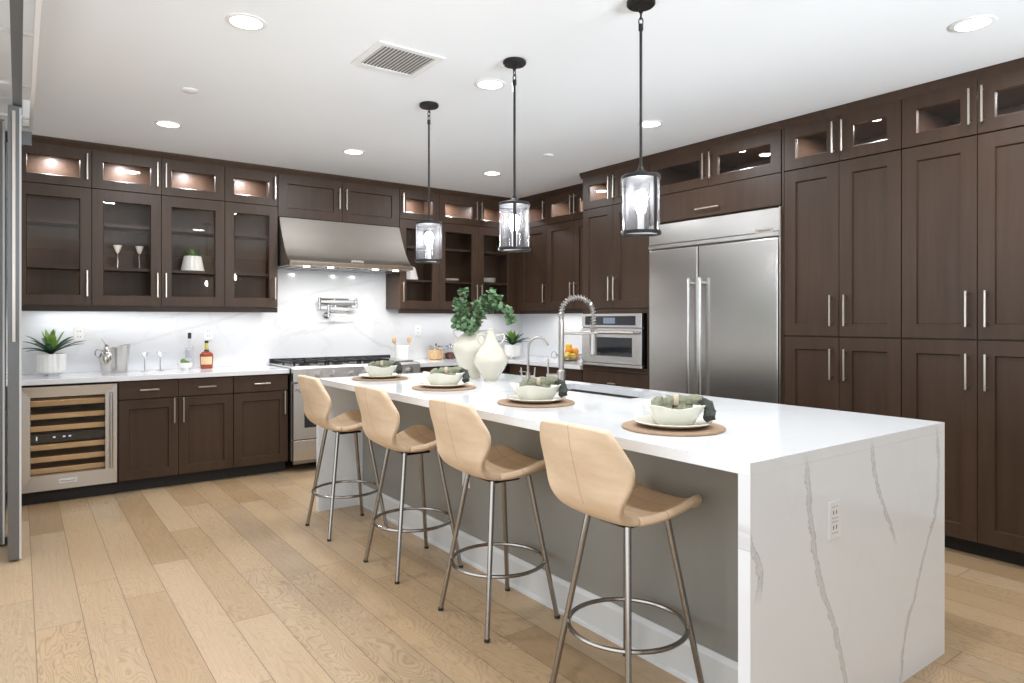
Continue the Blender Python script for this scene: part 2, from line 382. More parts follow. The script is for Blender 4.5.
def lathe(bm, prof, c=(0, 0, 0), n=32, cap0=True, cap1=True, axis='z', rx=1.0, ry=1.0):
    rings = []
    for r, z in prof:
        ring = []
        for k in range(n):
            a = 2 * math.pi * k / n; p = (r * math.cos(a) * rx, r * math.sin(a) * ry, z)
            if axis == 'x': p = (p[2], p[0], p[1])
            if axis == 'y': p = (p[0], p[2], p[1])
            ring.append(bm.verts.new((c[0] + p[0], c[1] + p[1], c[2] + p[2])))
        rings.append(ring)
    for A, B in zip(rings, rings[1:]):
        for k in range(n): bm.faces.new((A[k], A[(k + 1) % n], B[(k + 1) % n], B[k]))
    if cap0: bm.faces.new(rings[0][::-1])
    if cap1: bm.faces.new(rings[-1])
    return bm

def prism(bm, pts, f, d0, d1):
    """outline pts (a,b) pushed from d0 to d1; f(a,b,d) gives the 3-D point"""
    A = [bm.verts.new(f(a, b, d0)) for a, b in pts]; B = [bm.verts.new(f(a, b, d1)) for a, b in pts]; n = len(pts)
    bm.faces.new(A); bm.faces.new(B[::-1])
    for i in range(n): bm.faces.new((A[i], A[(i + 1) % n], B[(i + 1) % n], B[i]))
    return bm

def ball(bm, c, r, sx=1, sy=1, sz=1, u=14, v=10):
    m = Matrix.Translation(c) @ Matrix.Diagonal((r * sx, r * sy, r * sz, 1))
    bmesh.ops.create_uvsphere(bm, u_segments=u, v_segments=v, radius=1.0, matrix=m); return bm

def BM(): return bmesh.new()

def offset_of(par):
    v = Vector((0, 0, 0))
    while par is not None: v += par.location; par = par.parent
    return v

def mesh_obj(name, bm, mat, parent=None, loc=None, smooth=True, ang=32):
    """ONE mesh object; geometry is given in world space (or in the thing's own space when the thing stands at the origin)"""
    bmesh.ops.recalc_face_normals(bm, faces=bm.faces)
    off = Vector(loc) if loc is not None else (offset_of(parent) if parent is not None else Vector((0, 0, 0)))
    if off.length > 0: bmesh.ops.translate(bm, verts=bm.verts, vec=-off)
    if smooth:
        for f in bm.faces: f.smooth = True
        for e in bm.edges:
            e.smooth = not (len(e.link_faces) != 2 or e.calc_face_angle(0.0) > R(ang))
    me = bpy.data.meshes.new(name); bm.to_mesh(me); bm.free()
    me.materials.append(MATS[mat])
    o = bpy.data.objects.new(name, me); COL.objects.link(o)
    if parent is not None: o.parent = parent
    elif loc is not None: o.location = loc
    return o

def tag(o, label, cat, group=None):
    o['label'] = label; o['category'] = cat
    if group: o['group'] = group
    return o

def thing(name, label, cat, loc=(0, 0, 0), group=None):
    o = bpy.data.objects.new(name, None); o.empty_display_size = 0.05; COL.objects.link(o); o.location = loc
    return tag(o, label, cat, group)

def struct(name, bm, mat, smooth=False):
    o = mesh_obj(name, bm, mat, smooth=smooth); o['kind'] = 'structure'; return o

def copy_tree(o, parent=None):
    c = o.copy(); COL.objects.link(c)
    if parent is not None: c.parent = parent
    for ch in list(o.children): copy_tree(ch, c)
    return c

def text_mesh(name, s, size, mat, parent, f):
    """lettering as a mesh; f(a,b,d) maps the text plane to 3-D"""
    cu = bpy.data.curves.new('lettering', 'FONT'); cu.body = s; cu.size = size; cu.extrude = 0.0006; cu.align_x = 'CENTER'; cu.align_y = 'CENTER'
    to = bpy.data.objects.new('lettering', cu); COL.objects.link(to)
    dg = bpy.context.evaluated_depsgraph_get(); me = bpy.data.meshes.new_from_object(to.evaluated_get(dg))
    bpy.data.objects.remove(to); bm = BM(); bm.from_mesh(me); bpy.data.meshes.remove(me)
    for v in bm.verts: v.co = Vector(f(v.co.x, v.co.y, v.co.z))
    return mesh_obj(name, bm, mat, parent, smooth=False)

# wall frames: (u, z, d): u along the wall, d into the cabinet
def FA(front):  # back wall: u = X, faces -Y
    return lambda u, z, d: (u, front + d, z)
def FB(front):  # right wall: u = Y, faces -X
    return lambda u, z, d: (front + d, u, z)

def fbox(bm, F, u0, u1, z0, z1, d0, d1, bev=0.0, seg=1):
    p, q = F(u0, z0, d0), F(u1, z1, d1)
    lo = [min(a, b) for a, b in zip(p, q)]; hi = [max(a, b) for a, b in zip(p, q)]
    return box(bm, lo[0], hi[0], lo[1], hi[1], lo[2], hi[2], bev, seg)

def rect_ring(bm, F, A, B):
    """quads between two rectangles (u0,u1,z0,z1,d)"""
    def loop(r):
        u0, u1, z0, z1, d = r
        return [bm.verts.new(F(*p)) for p in ((u0, z0, d), (u1, z0, d), (u1, z1, d), (u0, z1, d))]
    a = A if isinstance(A, list) else loop(A); b = loop(B)
    for i in range(4): bm.faces.new((a[i], a[(i + 1) % 4], b[(i + 1) % 4], b[i]))
    return a, b

def ins(r, s, d, top=None, bot=None):
    u0, u1, z0, z1 = r[:4]; return (u0 + s, u1 - s, z0 + (s if bot is None else bot), z1 - (s if top is None else top), d)

def pull(parent, F, u, z, length, vertical=True, name='handle', r=0.0055, out=0.032):
    bm = BM(); h = length / 2
    if vertical:
        fbox(bm, F, u - r, u + r, z - h, z + h, -out - r, -out + r, 0.002)
        for s in (-1, 1): fbox(bm, F, u - r * 0.8, u + r * 0.8, z + s * (h - 0.016) - r * 0.8, z + s * (h - 0.016) + r * 0.8, -out, 0.0005)
    else:
        fbox(bm, F, u - h, u + h, z - r, z + r, -out - r, -out + r, 0.002)
        for s in (-1, 1): fbox(bm, F, u + s * (h - 0.016) - r * 0.8, u + s * (h - 0.016) + r * 0.8, z - r * 0.8, z + r * 0.8, -out, 0.0005)
    o = mesh_obj(name, bm, 'nickel', parent, smooth=False); o['label'] = 'satin nickel bar handle'; return o

GAP = 0.0016
def door(parent, F, u0, u1, z0, z1, glazed=False, stile=0.073, top=None, bot=None, hu=None, hz=None, hl=0.2, name='door', mat='walnut'):
    r = (u0 + GAP, u1 - GAP, z0 + GAP, z1 - GAP, 0.0); bm = BM()
    c = 0.0015
    O = ins(r, c, 0.0); I = ins(r, stile, 0.0, top, bot); I2 = (I[0] + 0.005, I[1] - 0.005, I[2] + 0.006, I[3] - 0.006, 0.013)
    back = (r[0], r[1], r[2], r[3], 0.020)
    a, b = rect_ring(bm, F, (r[0], r[1], r[2], r[3], c), O); b, i1 = rect_ring(bm, F, b, I); i1, i2 = rect_ring(bm, F, i1, I2)
    if glazed:
        i2, i3 = rect_ring(bm, F, i2, (*I2[:4], 0.020)); i3, bk = rect_ring(bm, F, i3, back); 
        for i in range(4): bm.faces.new((bk[i], bk[(i + 1) % 4], a[(i + 1) % 4], a[i]))
    else:
        bm.faces.new(i2); a2, bk = rect_ring(bm, F, a, back); bm.faces.new(bk)
    bmesh.ops.remove_doubles(bm, verts=bm.verts, dist=1e-6)
    o = mesh_obj(name, bm, mat, parent, smooth=False)
    if glazed:
        g = BM(); fbox(g, F, I2[0] - 0.003, I2[1] + 0.003, I2[2] - 0.003, I2[3] + 0.003, 0.011, 0.014)
        mesh_obj('glass_pane', g, 'pane_glass', o, smooth=False)
    if hu is not None: pull(o, F, hu, hz, hl)
    return o

def drawer(parent, F, u0, u1, z0, z1, hl=0.14, hu=None):
    bm = BM(); fbox(bm, F, u0 + GAP, u1 - GAP, z0 + GAP, z1 - GAP, 0.0, 0.02, 0.0015)
    o = mesh_obj('drawer', bm, 'walnut', parent, smooth=False)
    pull(o, F, (u0 + u1) / 2 if hu is None else hu, (z0 + z1) / 2, hl, False); return o

def carcass(parent, F, u0, u1, z0, z1, depth, shelves=(), hollow=True, mat='walnut', th=0.016):
    bm = BM(); d0 = 0.0205
    if not hollow: fbox(bm, F, u0, u1, z0, z1, d0, depth)
    else:
        fbox(bm, F, u0, u0 + th, z0, z1, d0, depth); fbox(bm, F, u1 - th, u1, z0, z1, d0, depth)
        fbox(bm, F, u0 + th, u1 - th, z0, z0 + th, d0, depth); fbox(bm, F, u0 + th, u1 - th, z1 - th, z1, d0, depth)
        fbox(bm, F, u0 + th, u1 - th, z0 + th, z1 - th, depth - 0.008, depth)
    o = mesh_obj('body', bm, mat, parent, smooth=False)
    for s in shelves:
        b = BM(); fbox(b, F, u0 + th, u1 - th, s - 0.011, s + 0.011, 0.060, depth - 0.009); mesh_obj('shelf', b, mat, parent, smooth=False)
    return o

def puck(parent, F, u, z, d, energy):
    bm = BM(); c = F(u, z, d); cyl(bm, (c[0], c[1], z), (c[0], c[1], z - 0.010), 0.03, 0.028, 18); 
    o = mesh_obj('puck_light', bm, 'puck_glow', parent); o['label'] = 'round lit puck light'
    lamp('puck_lamp', 'AREA', (c[0], c[1], z - 0.013), energy * 1.6, (0.96, 0.95, 1.0), shape='DISK', size=0.05)

# ------------------------------------------------------------------ the room
bm = BM(); box(bm, -4.0, 5.1, -3.6, 6.65, -0.06, 0.0); struct('floor', bm, 'oak_floor')
bm = BM(); box(bm, -0.35, 5.1, -3.6, 6.65, CEIL, CEIL + 0.06); struct('ceiling', bm, 'ceiling_paint')
bm = BM(); box(bm, -0.35, 5.1, 6.43, 6.55, 0, CEIL); struct('wall_back', bm, 'wall_paint')
bm = BM(); box(bm, 4.885, 5.0, -3.6, 6.43, 0, CEIL); struct('wall_right', bm, 'wall_paint')
bm = BM(); box(bm, -0.35, -0.22, 5.1, 6.43, 0, CEIL); box(bm, -0.35, -0.22, -3.6, 5.1, 2.56, CEIL); struct('wall_left', bm, 'wall_paint')
bm = BM(); box(bm, -0.35, 0.2, -3.6, -3.45, 0, CEIL); box(bm, 4.75, 4.885, -3.6, -3.45, 0, CEIL); box(bm, 0.2, 4.75, -3.6, -3.45, 1.75, CEIL); box(bm, 0.2, 4.75, -3.6, -3.45, 0, 0.2); struct('wall_front', bm, 'wall_taupe')  # unseen wall; dark colour and low opening chosen to quiet the glass reflections

# crown mouldings
def crown(name, F, u0, u1, ends=()):
    bm = BM(); pr = [(2.632, 0.0), (2.640, -0.004), (2.668, -0.022), (CEIL, -0.022), (CEIL, 0.12), (2.632, 0.12)]
    A = [bm.verts.new(F(u0, z, d)) for z, d in pr]; B = [bm.verts.new(F(u1, z, d)) for z, d in pr]; n = len(pr)
    bm.faces.new(A); bm.faces.new(B[::-1])
    for i in range(n): bm.faces.new((A[i], A[(i + 1) % n], B[(i + 1) % n], B[i]))
    return struct(name, bm, 'walnut')
YU, YD, XU, XT = 6.10, 5.836, 4.555, 4.233
A_UP, A_BASE, B_UP, B_TALL = FA(YU), FA(YD), FB(XU), FB(XT)
crown('trim_1', A_UP, -0.2, 4.60)
crown('trim_2', B_UP, 4.66, 6.12)
crown('trim_3', B_TALL, 0.60, 4.675)

# ------------------------------------------------------------------ back wall: counter, splash, base units
bm = BM(); box(bm, -0.2, 4.884, 6.418, 6.4295, 0.896, 2.25); 
o = mesh_obj('backsplash', bm, 'quartz_splash', smooth=False, loc=(2.3, 6.424, 0.9)); tag(o, 'white grey-veined quartz backsplash slab on the wall behind the range', 'backsplash')
bm = BM(); box(bm, 4.872, 4.884, 4.66, 6.417, 0.896, 1.40)
o = mesh_obj('backsplash', bm, 'quartz_plain', smooth=False, loc=(4.878, 5.5, 0.9)); tag(o, 'white quartz backsplash on the side wall behind the fruit bowl', 'backsplash')
CT = 0.895
bm = BM(); box(bm, -0.2, 1.886, 5.815, 6.417, 0.857, CT, 0.002)
o = mesh_obj('countertop', bm, 'quartz_plain', smooth=False, loc=(0.85, 6.1, CT)); tag(o, 'white quartz countertop over the wine cooler and base cabinets', 'countertop')
bm = BM(); prism(bm, [(3.125, 5.815), (4.21, 5.815), (4.21, 4.662), (4.871, 4.662), (4.871, 6.417), (3.125, 6.417)], lambda a, b, d: (a, b, d), 0.857, CT)
o = mesh_obj('countertop', bm, 'quartz_plain', smooth=False, loc=(4.3, 6.1, CT)); tag(o, 'white quartz corner countertop beside the wall oven and range', 'countertop')

def base_unit(label, F, u0, u1, ndoor, hsides, depth=0.575, draws=True, toe=0.075):
    c = F((u0 + u1) / 2, 0, depth / 2); th = thing('base_cabinet', label, 'cabinet', (c[0], c[1], 0))
    bm = BM(); fbox(bm, F, u0, u1, 0.092, 0.855, 0.0205, depth); mesh_obj('body', bm, 'walnut', th, smooth=False)
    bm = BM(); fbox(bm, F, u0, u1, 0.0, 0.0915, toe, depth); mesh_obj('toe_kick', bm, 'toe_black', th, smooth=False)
    w_ = (u1 - u0) / ndoor
    for i in range(ndoor):
        a, b = u0 + i * w_, u0 + (i + 1) * w_
        drawer(th, F, a, b, 0.713, 0.851, 0.135)
        hu = (b - 0.033) if hsides[i] > 0 else (a + 0.033)
        door(th, F, a, b, 0.097, 0.707, hu=hu, hz=0.61, hl=0.2, stile=0.068)
    return th
base_unit('dark wood double base cabinet directly beside the wine cooler', A_BASE, 0.606, 1.430, 2, (1, -1))
base_unit('dark wood single-door base cabinet between the double cabinet and range', A_BASE, 1.432, 1.879, 1, (1,))
base_unit('dark wood corner base cabinet hidden behind island, right of the range', A_BASE, 3.130, 4.20, 2, (1, -1))
base_unit('dark wood base cabinet below the fruit bowl counter', FB(4.235), 4.666, 5.81, 2, (1, -1))

# wine cooler
F = A_BASE
wc = thing('wine_cooler', 'stainless steel undercounter wine cooler with wooden racks behind glass', 'wine cooler', (0.3, 6.1, 0))
bm = BM(); fbox(bm, F, -0.005, 0.604, 0.092, 0.853, 0.045, 0.062)
for a in ((-0.005, 0.012), (0.588, 0.604)): fbox(bm, F, *a, 0.0925, 0.853, 0.062, 0.57)
bm.free(); bm = BM()
fbox(bm, F, -0.005, 0.010, 0.092, 0.853, 0.04, 0.57); fbox(bm, F, 0.589, 0.604, 0.092, 0.853, 0.04, 0.57)
fbox(bm, F, 0.010, 0.589, 0.092, 0.11, 0.04, 0.57); fbox(bm, F, 0.010, 0.589, 0.835, 0.853, 0.04, 0.57); fbox(bm, F, 0.010, 0.589, 0.11, 0.835, 0.55, 0.57)
mesh_obj('body', bm, 'dark_cavity', wc, smooth=False)
bm = BM(); r = (-0.003, 0.600, 0.096, 0.842, 0.0)
a, b = rect_ring(bm, F, (*r[:4], 0.038), (*r[:4], 0.003)); b, c2 = rect_ring(bm, F, b, ins(r, 0.003, 0.0)); c2, d2 = rect_ring(bm, F, c2, (0.066, 0.522, 0.206, 0.766, 0.004)); d2, e2 = rect_ring(bm, F, d2, (0.070, 0.518, 0.210, 0.762, 0.038)); 
for i in range(4): bm.faces.new((e2[i], e2[(i + 1) % 4], a[(i + 1) % 4], a[i]))
wd = mesh_obj('door', bm, 'steel', wc, smooth=False)
g = BM(); fbox(g, F, 0.070, 0.518, 0.210, 0.762, 0.012, 0.018); mesh_obj('glass_pane', g, 'pane_glass', wd, smooth=False)
g = BM(); cyl(g, F(0.556, 0.215, -0.04), F(0.556, 0.775, -0.04), 0.011, n=18)
for z in (0.235, 0.755): cyl(g, F(0.556, z, -0.04), F(0.556, z, 0.002), 0.009, n=12)
mesh_obj('handle', g, 'steel_vertical', wd)
g = BM(); fbox(g, F, 0.235, 0.345, 0.140, 0.170, -0.003, 0.001, 0.001); lg = mesh_obj('badge', g, 'white_plastic', wd, smooth=False)
text_mesh('lettering', 'KitchenAid', 0.022, 'black_cap', lg, lambda a, b, d: F(0.290 + a, 0.155 + b, -0.0031 - d)) if False else None
for z in (0.715, 0.622, 0.535, 0.400, 0.312, 0.230):
    g = BM(); fbox(g, F, 0.022, 0.578, z - 0.019, z + 0.019, 0.05, 0.07, 0.003); fbox(g, F, 0.03, 0.57, z - 0.012, z - 0.004, 0.07, 0.5); mesh_obj('wine_rack', g, 'rack_wood', wc, smooth=False)
g = BM(); fbox(g, F, 0.022, 0.578, 0.437, 0.497, 0.055, 0.075); cp = mesh_obj('control_panel', g, 'black_glass', wc, smooth=False)
g = BM()
for u in (0.20, 0.26, 0.295): fbox(g, F, u, u + 0.016, 0.464, 0.474, 0.053, 0.0552)
fbox(g, F, 0.10, 0.108, 0.452, 0.482, 0.053, 0.0552); mesh_obj('display', g, 'display_glow', cp, smooth=False)
g = BM(); fbox(g, F, -0.005, 0.604, 0.0, 0.0915, 0.06, 0.5); fbox(g, F, 0.05, 0.55, 0.03, 0.08, 0.052, 0.0605); mesh_obj('toe_grille', g, 'toe_black', wc, smooth=False)

lamp('cooler_fill_lamp', 'AREA', (0.295, 5.96, 0.825), 0.9, (1.0, 0.93, 0.82), shape='RECTANGLE', size=0.5, size_y=0.04)  # added lamp inside the cooler, brightens the wooden racks

def badge_text(parent, s, size, F, u, z, d, flip=1):
    return text_mesh('lettering', s, size, 'black_cap', parent, lambda a, b, e: F(u + flip * a, z + b, d - e))
badge_text(lg, 'KitchenAid', 0.020, F, 0.290, 0.155, -0.0032)

# ------------------------------------------------------------------ back wall uppers
Z0, ZS, ZT = 1.430, 2.336, 2.634
def valance(parent, F, u0, u1, depth=0.31):
    bm = BM(); fbox(bm, F, u0, u1, 1.385, 1.4285, 0.012, 0.032); mesh_obj('light_rail', bm, 'walnut_dark', parent, smooth=False)

def glass_wall_unit(label, toplabel, F, cols, handles, shelves=(1.722, 2.066), lit=4.2, depth=0.315, lower=True, hz=1.60):
    """one stacked pair: tall glazed unit below, small lit glazed unit on top; cols = door edges"""
    u0, u1 = min(cols), max(cols); c = F((u0 + u1) / 2, 0, depth / 2)
    if lower:
        th = thing('wall_cabinet', label, 'cabinet', (c[0], c[1], Z0)); carcass(th, F, u0, u1, Z0, ZS - 0.002, depth, shelves)
        for (a, b), h in zip(zip(cols, cols[1:]), handles):
            lo, hi = min(a, b), max(a, b); door(th, F, lo, hi, Z0, ZS - 0.002, True, hu=(hi - 0.031 if h > 0 else lo + 0.031), hz=hz, hl=0.2, top=0.085, bot=0.078)
        valance(th, F, u0, u1)
        for u in (u0 + 0.022, u1 - 0.022):      # slim upright strips added behind the door stiles to brighten the interiors
            bm = BM(); fbox(bm, F, u - 0.004, u + 0.004, Z0 + 0.03, ZS - 0.03, 0.026, 0.032); mesh_obj('interior_fill_strip', bm, 'white_plastic', th, smooth=False)
            lamp('interior_fill_lamp', 'AREA', F(u, (Z0 + ZS) / 2, 0.034), 0.85 if u < 2.5 else 0.2, (1.0, 0.90, 0.78), (R(90), 0, 0), shape='RECTANGLE', size=0.008, size_y=0.84)
    tt = thing('top_cabinet', toplabel, 'cabinet', (c[0], c[1], ZS)); carcass(tt, F, u0, u1, ZS, ZT - 0.002, depth)
    for (a, b), h in zip(zip(cols, cols[1:]), handles):
        lo, hi = min(a, b), max(a, b); door(tt, F, lo, hi, ZS, ZT, True, top=0.082, bot=0.068, hu=(hi - 0.031 if h > 0 else lo + 0.031), hz=2.494, hl=0.2)
        puck(tt, F, (lo + hi) / 2, ZT - 0.019, 0.17, lit)
glass_wall_unit('glass-fronted dark wall cabinet at the far left above the wine cooler', 'small lit glass top cabinet at the far left end', A_UP, [-0.03, 0.455], [1])
glass_wall_unit('double glass wall cabinet holding martini glasses and a grassy plant', 'lit double glass top cabinet above the grassy plant', A_UP, [0.455, 0.937, 1.425], [1, -1])
glass_wall_unit('single glass wall cabinet immediately left of the range hood', 'lit single glass top cabinet left of the hood cabinet', A_UP, [1.425, 1.874], [1])
glass_wall_unit('single glass wall cabinet immediately right of the range hood', 'lit single glass top cabinet right of the hood cabinet', A_UP, [3.081, 3.536], [-1])
glass_wall_unit('double glass wall cabinet with white plates in the room corner', 'lit double glass top cabinet in the room corner', A_UP, [3.536, 4.023, 4.50], [1, -1])
# corner filler
bm = BM(); box(bm, 4.502, 4.60, 6.10, 6.13, 1.385, ZT); box(bm, 4.555, 4.60, 6.063, 6.10, 1.385, ZT)
o = mesh_obj('filler_panel', bm, 'walnut', smooth=False, loc=(4.53, 6.11, 1.385)); tag(o, 'narrow dark wood filler strip in the corner between wall cabinets', 'panel')
# hood cabinet
hc = thing('hood_cabinet', 'dark wood two-door cabinet directly above the range hood', 'cabinet', (2.478, 6.26, 2.247))
carcass(hc, A_UP, 1.876, 3.079, 2.247, ZT - 0.002, 0.315, hollow=False)
door(hc, A_UP, 1.876, 2.478, 2.249, ZT, hu=2.444, hz=2.46, hl=0.2, stile=0.08); door(hc, A_UP, 2.478, 3.079, 2.249, ZT, hu=2.512, hz=2.46, hl=0.2, stile=0.08)

# ------------------------------------------------------------------ range hood
hd = thing('range_hood', 'wide stainless steel canopy range hood over the range', 'range hood', (2.478, 6.1, 1.79))
bm = BM()
prof = [(6.095, 2.243), (6.06, 2.16), (6.01, 2.06), (5.955, 1.965), (5.90, 1.895), (5.845, 1.848), (5.815, 1.838), (5.800, 1.836), (5.797, 1.832), (5.809, 1.800), (5.814, 1.796)]
X0, X1 = 1.886, 3.074
back = [(6.412, 1.796), (6.412, 2.243)]
A = [bm.verts.new((X0, y, z)) for y, z in prof + back]; B = [bm.verts.new((X1, y, z)) for y, z in prof + back]; n = len(A)
bm.faces.new(A); bm.faces.new(B[::-1])
for i in range(n): 
    if i == len(prof) - 1: continue
    bm.faces.new((A[i], A[(i + 1) % n], B[(i + 1) % n], B[i]))
mesh_obj('canopy', bm, 'hood_steel', hd, ang=50)
bm = BM(); box(bm, X0 + 0.01, X1 - 0.01, 5.86, 6.40, 1.800, 1.806)
for k in range(10): box(bm, X0 + 0.05 + k * 0.109, X0 + 0.14 + k * 0.109, 5.92, 6.36, 1.792, 1.800)
mesh_obj('baffle_filter', bm, 'steel_dark', hd, smooth=False)
bm = BM(); box(bm, X0, X1, 5.815, 5.86, 1.795, 1.806); mesh_obj('underside_lip', bm, 'steel', hd, smooth=False)
for x in (2.06, 2.28, 2.72, 2.93):
    bm = BM(); cyl(bm, (x, 5.885, 1.797), (x, 5.885, 1.787), 0.028, n=16); mesh_obj('hood_light', bm, 'puck_glow', hd)
    lamp('hood_lamp', 'AREA', (x, 5.89, 1.784), 3.2, (1, 0.97, 0.93), shape='DISK', size=0.05)
bm = BM(); box(bm, 2.46, 2.575, 5.835, 5.85, 1.8365, 1.866); bd = mesh_obj('badge', bm, 'nickel', hd, smooth=False)
badge_text(bd, 'KitchenAid', 0.020, lambda u, z, d: (u, 5.835 + d, z), 2.5175, 1.851, -0.0005)

# ------------------------------------------------------------------ range
rg = thing('range', 'wide stainless steel gas range with black grates under the hood', 'range', (2.505, 6.1, 0))
RX0, RX1 = 1.893, 3.118
bm = BM(); box(bm, RX0, RX1, 5.80, 6.41, 0.10, 0.905); box(bm, RX0 + 0.03, RX1 - 0.03, 5.83, 6.38, 0.06, 0.10); mesh_obj('body', bm, 'steel_dark', rg, smooth=False)
bm = BM(); prism(bm, [(5.735, 0.785), (5.745, 0.895), (5.765, 0.915), (6.41, 0.915), (6.41, 0.9055), (5.799, 0.9055), (5.799, 0.785)], lambda a, b, d: (d, a, b), RX0, RX1); mesh_obj('control_panel', bm, 'steel', rg, smooth=False)
for k, x in enumerate([1.99, 2.12, 2.25, 2.43, 2.56, 2.74, 2.87, 3.0]):
    bm = BM(); cyl(bm, (x, 5.739, 0.84), (x, 5.725, 0.839), 0.033, 0.033, 20); cyl(bm, (x, 5.725, 0.839), (x, 5.695, 0.838), 0.024, 0.021, 20); mesh_obj('knob', bm, 'steel', rg)
for (a, b, wn_) in ((RX0 + 0.004, 2.64, True), (2.648, RX1 - 0.004, False)):
    F = FA(5.745); bm = BM(); fbox(bm, F, a, b, 0.285, 0.772, 0.0, 0.054, 0.004); od = mesh_obj('oven_door', bm, 'steel', rg, smooth=False)
    bm = BM(); fbox(bm, F, a + 0.095, b - 0.095, 0.385, 0.60, -0.003, 0.001); mesh_obj('oven_window', bm, 'black_glass', od, smooth=False)
    bm = BM(); cyl(bm, F(a + 0.03, 0.715, -0.055), F(b - 0.03, 0.715, -0.055), 0.014, n=18)
    for u in (a + 0.06, b - 0.06): cyl(bm, F(u, 0.715, -0.055), F(u, 0.715, 0.001), 0.011, n=12)
    mesh_obj('oven_handle', bm, 'steel', od)
    bm = BM(); fbox(bm, F, a, b, 0.105, 0.278, 0.0, 0.054, 0.003); mesh_obj('drawer', bm, 'steel', rg, smooth=False)
for k in range(3):   # cast iron grates over the burners
    x0 = 1.915 + k * 0.305; x1 = x0 + 0.295; bm = BM()
    for y in (5.80, 6.09, 6.37): box(bm, x0, x1, y, y + 0.016, 0.938, 0.952)
    for x in (x0, x0 + 0.095, x0 + 0.19, x1 - 0.014): box(bm, x, x + 0.014, 5.80, 6.386, 0.938, 0.952)
    for x in (x0, x1 - 0.016):
        for y in (5.80, 6.09, 6.37): box(bm, x, x + 0.016, y, y + 0.016, 0.915, 0.938)
    mesh_obj('grate', bm, 'cast_iron', rg, smooth=False)
    for y in (5.945, 6.235):
        bm = BM(); cyl(bm, ((x0 + x1) / 2, y, 0.915), ((x0 + x1) / 2, y, 0.928), 0.048, 0.045, 20); cyl(bm, ((x0 + x1) / 2, y, 0.928), ((x0 + x1) / 2, y, 0.936), 0.034, 0.032, 20); mesh_obj('burner', bm, 'cast_iron', rg)
bm = BM(); box(bm, 2.84, 3.09, 5.82, 6.37, 0.915, 0.930, 0.003); mesh_obj('griddle', bm, 'steel', rg, smooth=False)
bm = BM(); box(bm, RX0, RX1, 6.385, 6.415, 0.915, 0.955); 
for k in range(8): box(bm, RX0 + 0.02 + k * 0.15, RX0 + 0.15 + k * 0.15, 6.380, 6.386, 0.930, 0.948)
mesh_obj('back_guard', bm, 'cast_iron', rg, smooth=False)

# pot filler
pf = thing('pot_filler', 'wall-mounted folding pot filler tap above the range', 'tap', (2.44, 6.41, 1.38))
bm = BM(); cyl(bm, (2.44, 6.418, 1.365), (2.44, 6.404, 1.365), 0.032, n=24); cyl(bm, (2.44, 6.404, 1.365), (2.44, 6.345, 1.365), 0.014, n=16); cyl(bm, (2.44, 6.345, 1.345), (2.44, 6.345, 1.47), 0.013, n=16); mesh_obj('wall_flange', bm, 'chrome', pf)
bm = BM(); cyl(bm, (2.44, 6.345, 1.455), (2.72, 6.345, 1.448), 0.011, n=14); cyl(bm, (2.72, 6.345, 1.435), (2.72, 6.345, 1.535), 0.015, n=14); mesh_obj('lower_arm', bm, 'chrome', pf)
bm = BM(); cyl(bm, (2.72, 6.345, 1.52), (2.345, 6.335, 1.518), 0.011, n=14); cyl(bm, (2.345, 6.335, 1.535), (2.345, 6.335, 1.46), 0.013, n=14); cyl(bm, (2.345, 6.335, 1.46), (2.345, 6.335, 1.425), 0.009, n=14); mesh_obj('spout', bm, 'chrome', pf)
bm = BM(); cyl(bm, (2.44, 6.345, 1.395), (2.44, 6.30, 1.395), 0.006, n=10); cyl(bm, (2.45, 6.30, 1.395), (2.62, 6.305, 1.40), 0.007, n=10); cyl(bm, (2.345, 6.335, 1.475), (2.43, 6.33, 1.478), 0.008, n=10); mesh_obj('lever', bm, 'chrome', pf)

# ------------------------------------------------------------------ right wall uppers
def solid_wall_unit(label, toplabel, F, cols, handles, depth=0.315, hz=1.605):
    u0, u1 = min(cols), max(cols); c = F((u0 + u1) / 2, 0, depth / 2)
    th = thing('wall_cabinet', label, 'cabinet', (c[0], c[1], Z0)); carcass(th, F, u0, u1, Z0, ZS - 0.002, depth, hollow=False)
    for (a, b), h in zip(zip(cols, cols[1:]), handles):
        lo, hi = min(a, b), max(a, b); door(th, F, lo, hi, Z0, ZS - 0.002, False, hu=(hi - 0.031 if h > 0 else lo + 0.031), hz=hz, hl=0.2)
    valance(th, F, u0, u1)
    tt = thing('top_cabinet', toplabel, 'cabinet', (c[0], c[1], ZS)); carcass(tt, F, u0, u1, ZS, ZT - 0.002, depth)
    for (a, b), h in zip(zip(cols, cols[1:]), handles):
        lo, hi = min(a, b), max(a, b); door(tt, F, lo, hi, ZS, ZT, True, top=0.082, bot=0.068, hu=(hi - 0.031 if h > 0 else lo + 0.031), hz=2.494, hl=0.2)
        puck(tt, F, (lo + hi) / 2, ZT - 0.019, 0.17, 3.6)
solid_wall_unit('single-door dark wall cabinet on the side wall next to the corner', 'small glass top cabinet on the side wall next to the corner', B_UP, [6.06, 5.58], [-1])
solid_wall_unit('double-door dark wall cabinet beside the oven tower above the fruit bowl', 'double glass top cabinet set back beside the oven tower', B_UP, [5.58, 5.138, 4.668], [-1, 1])

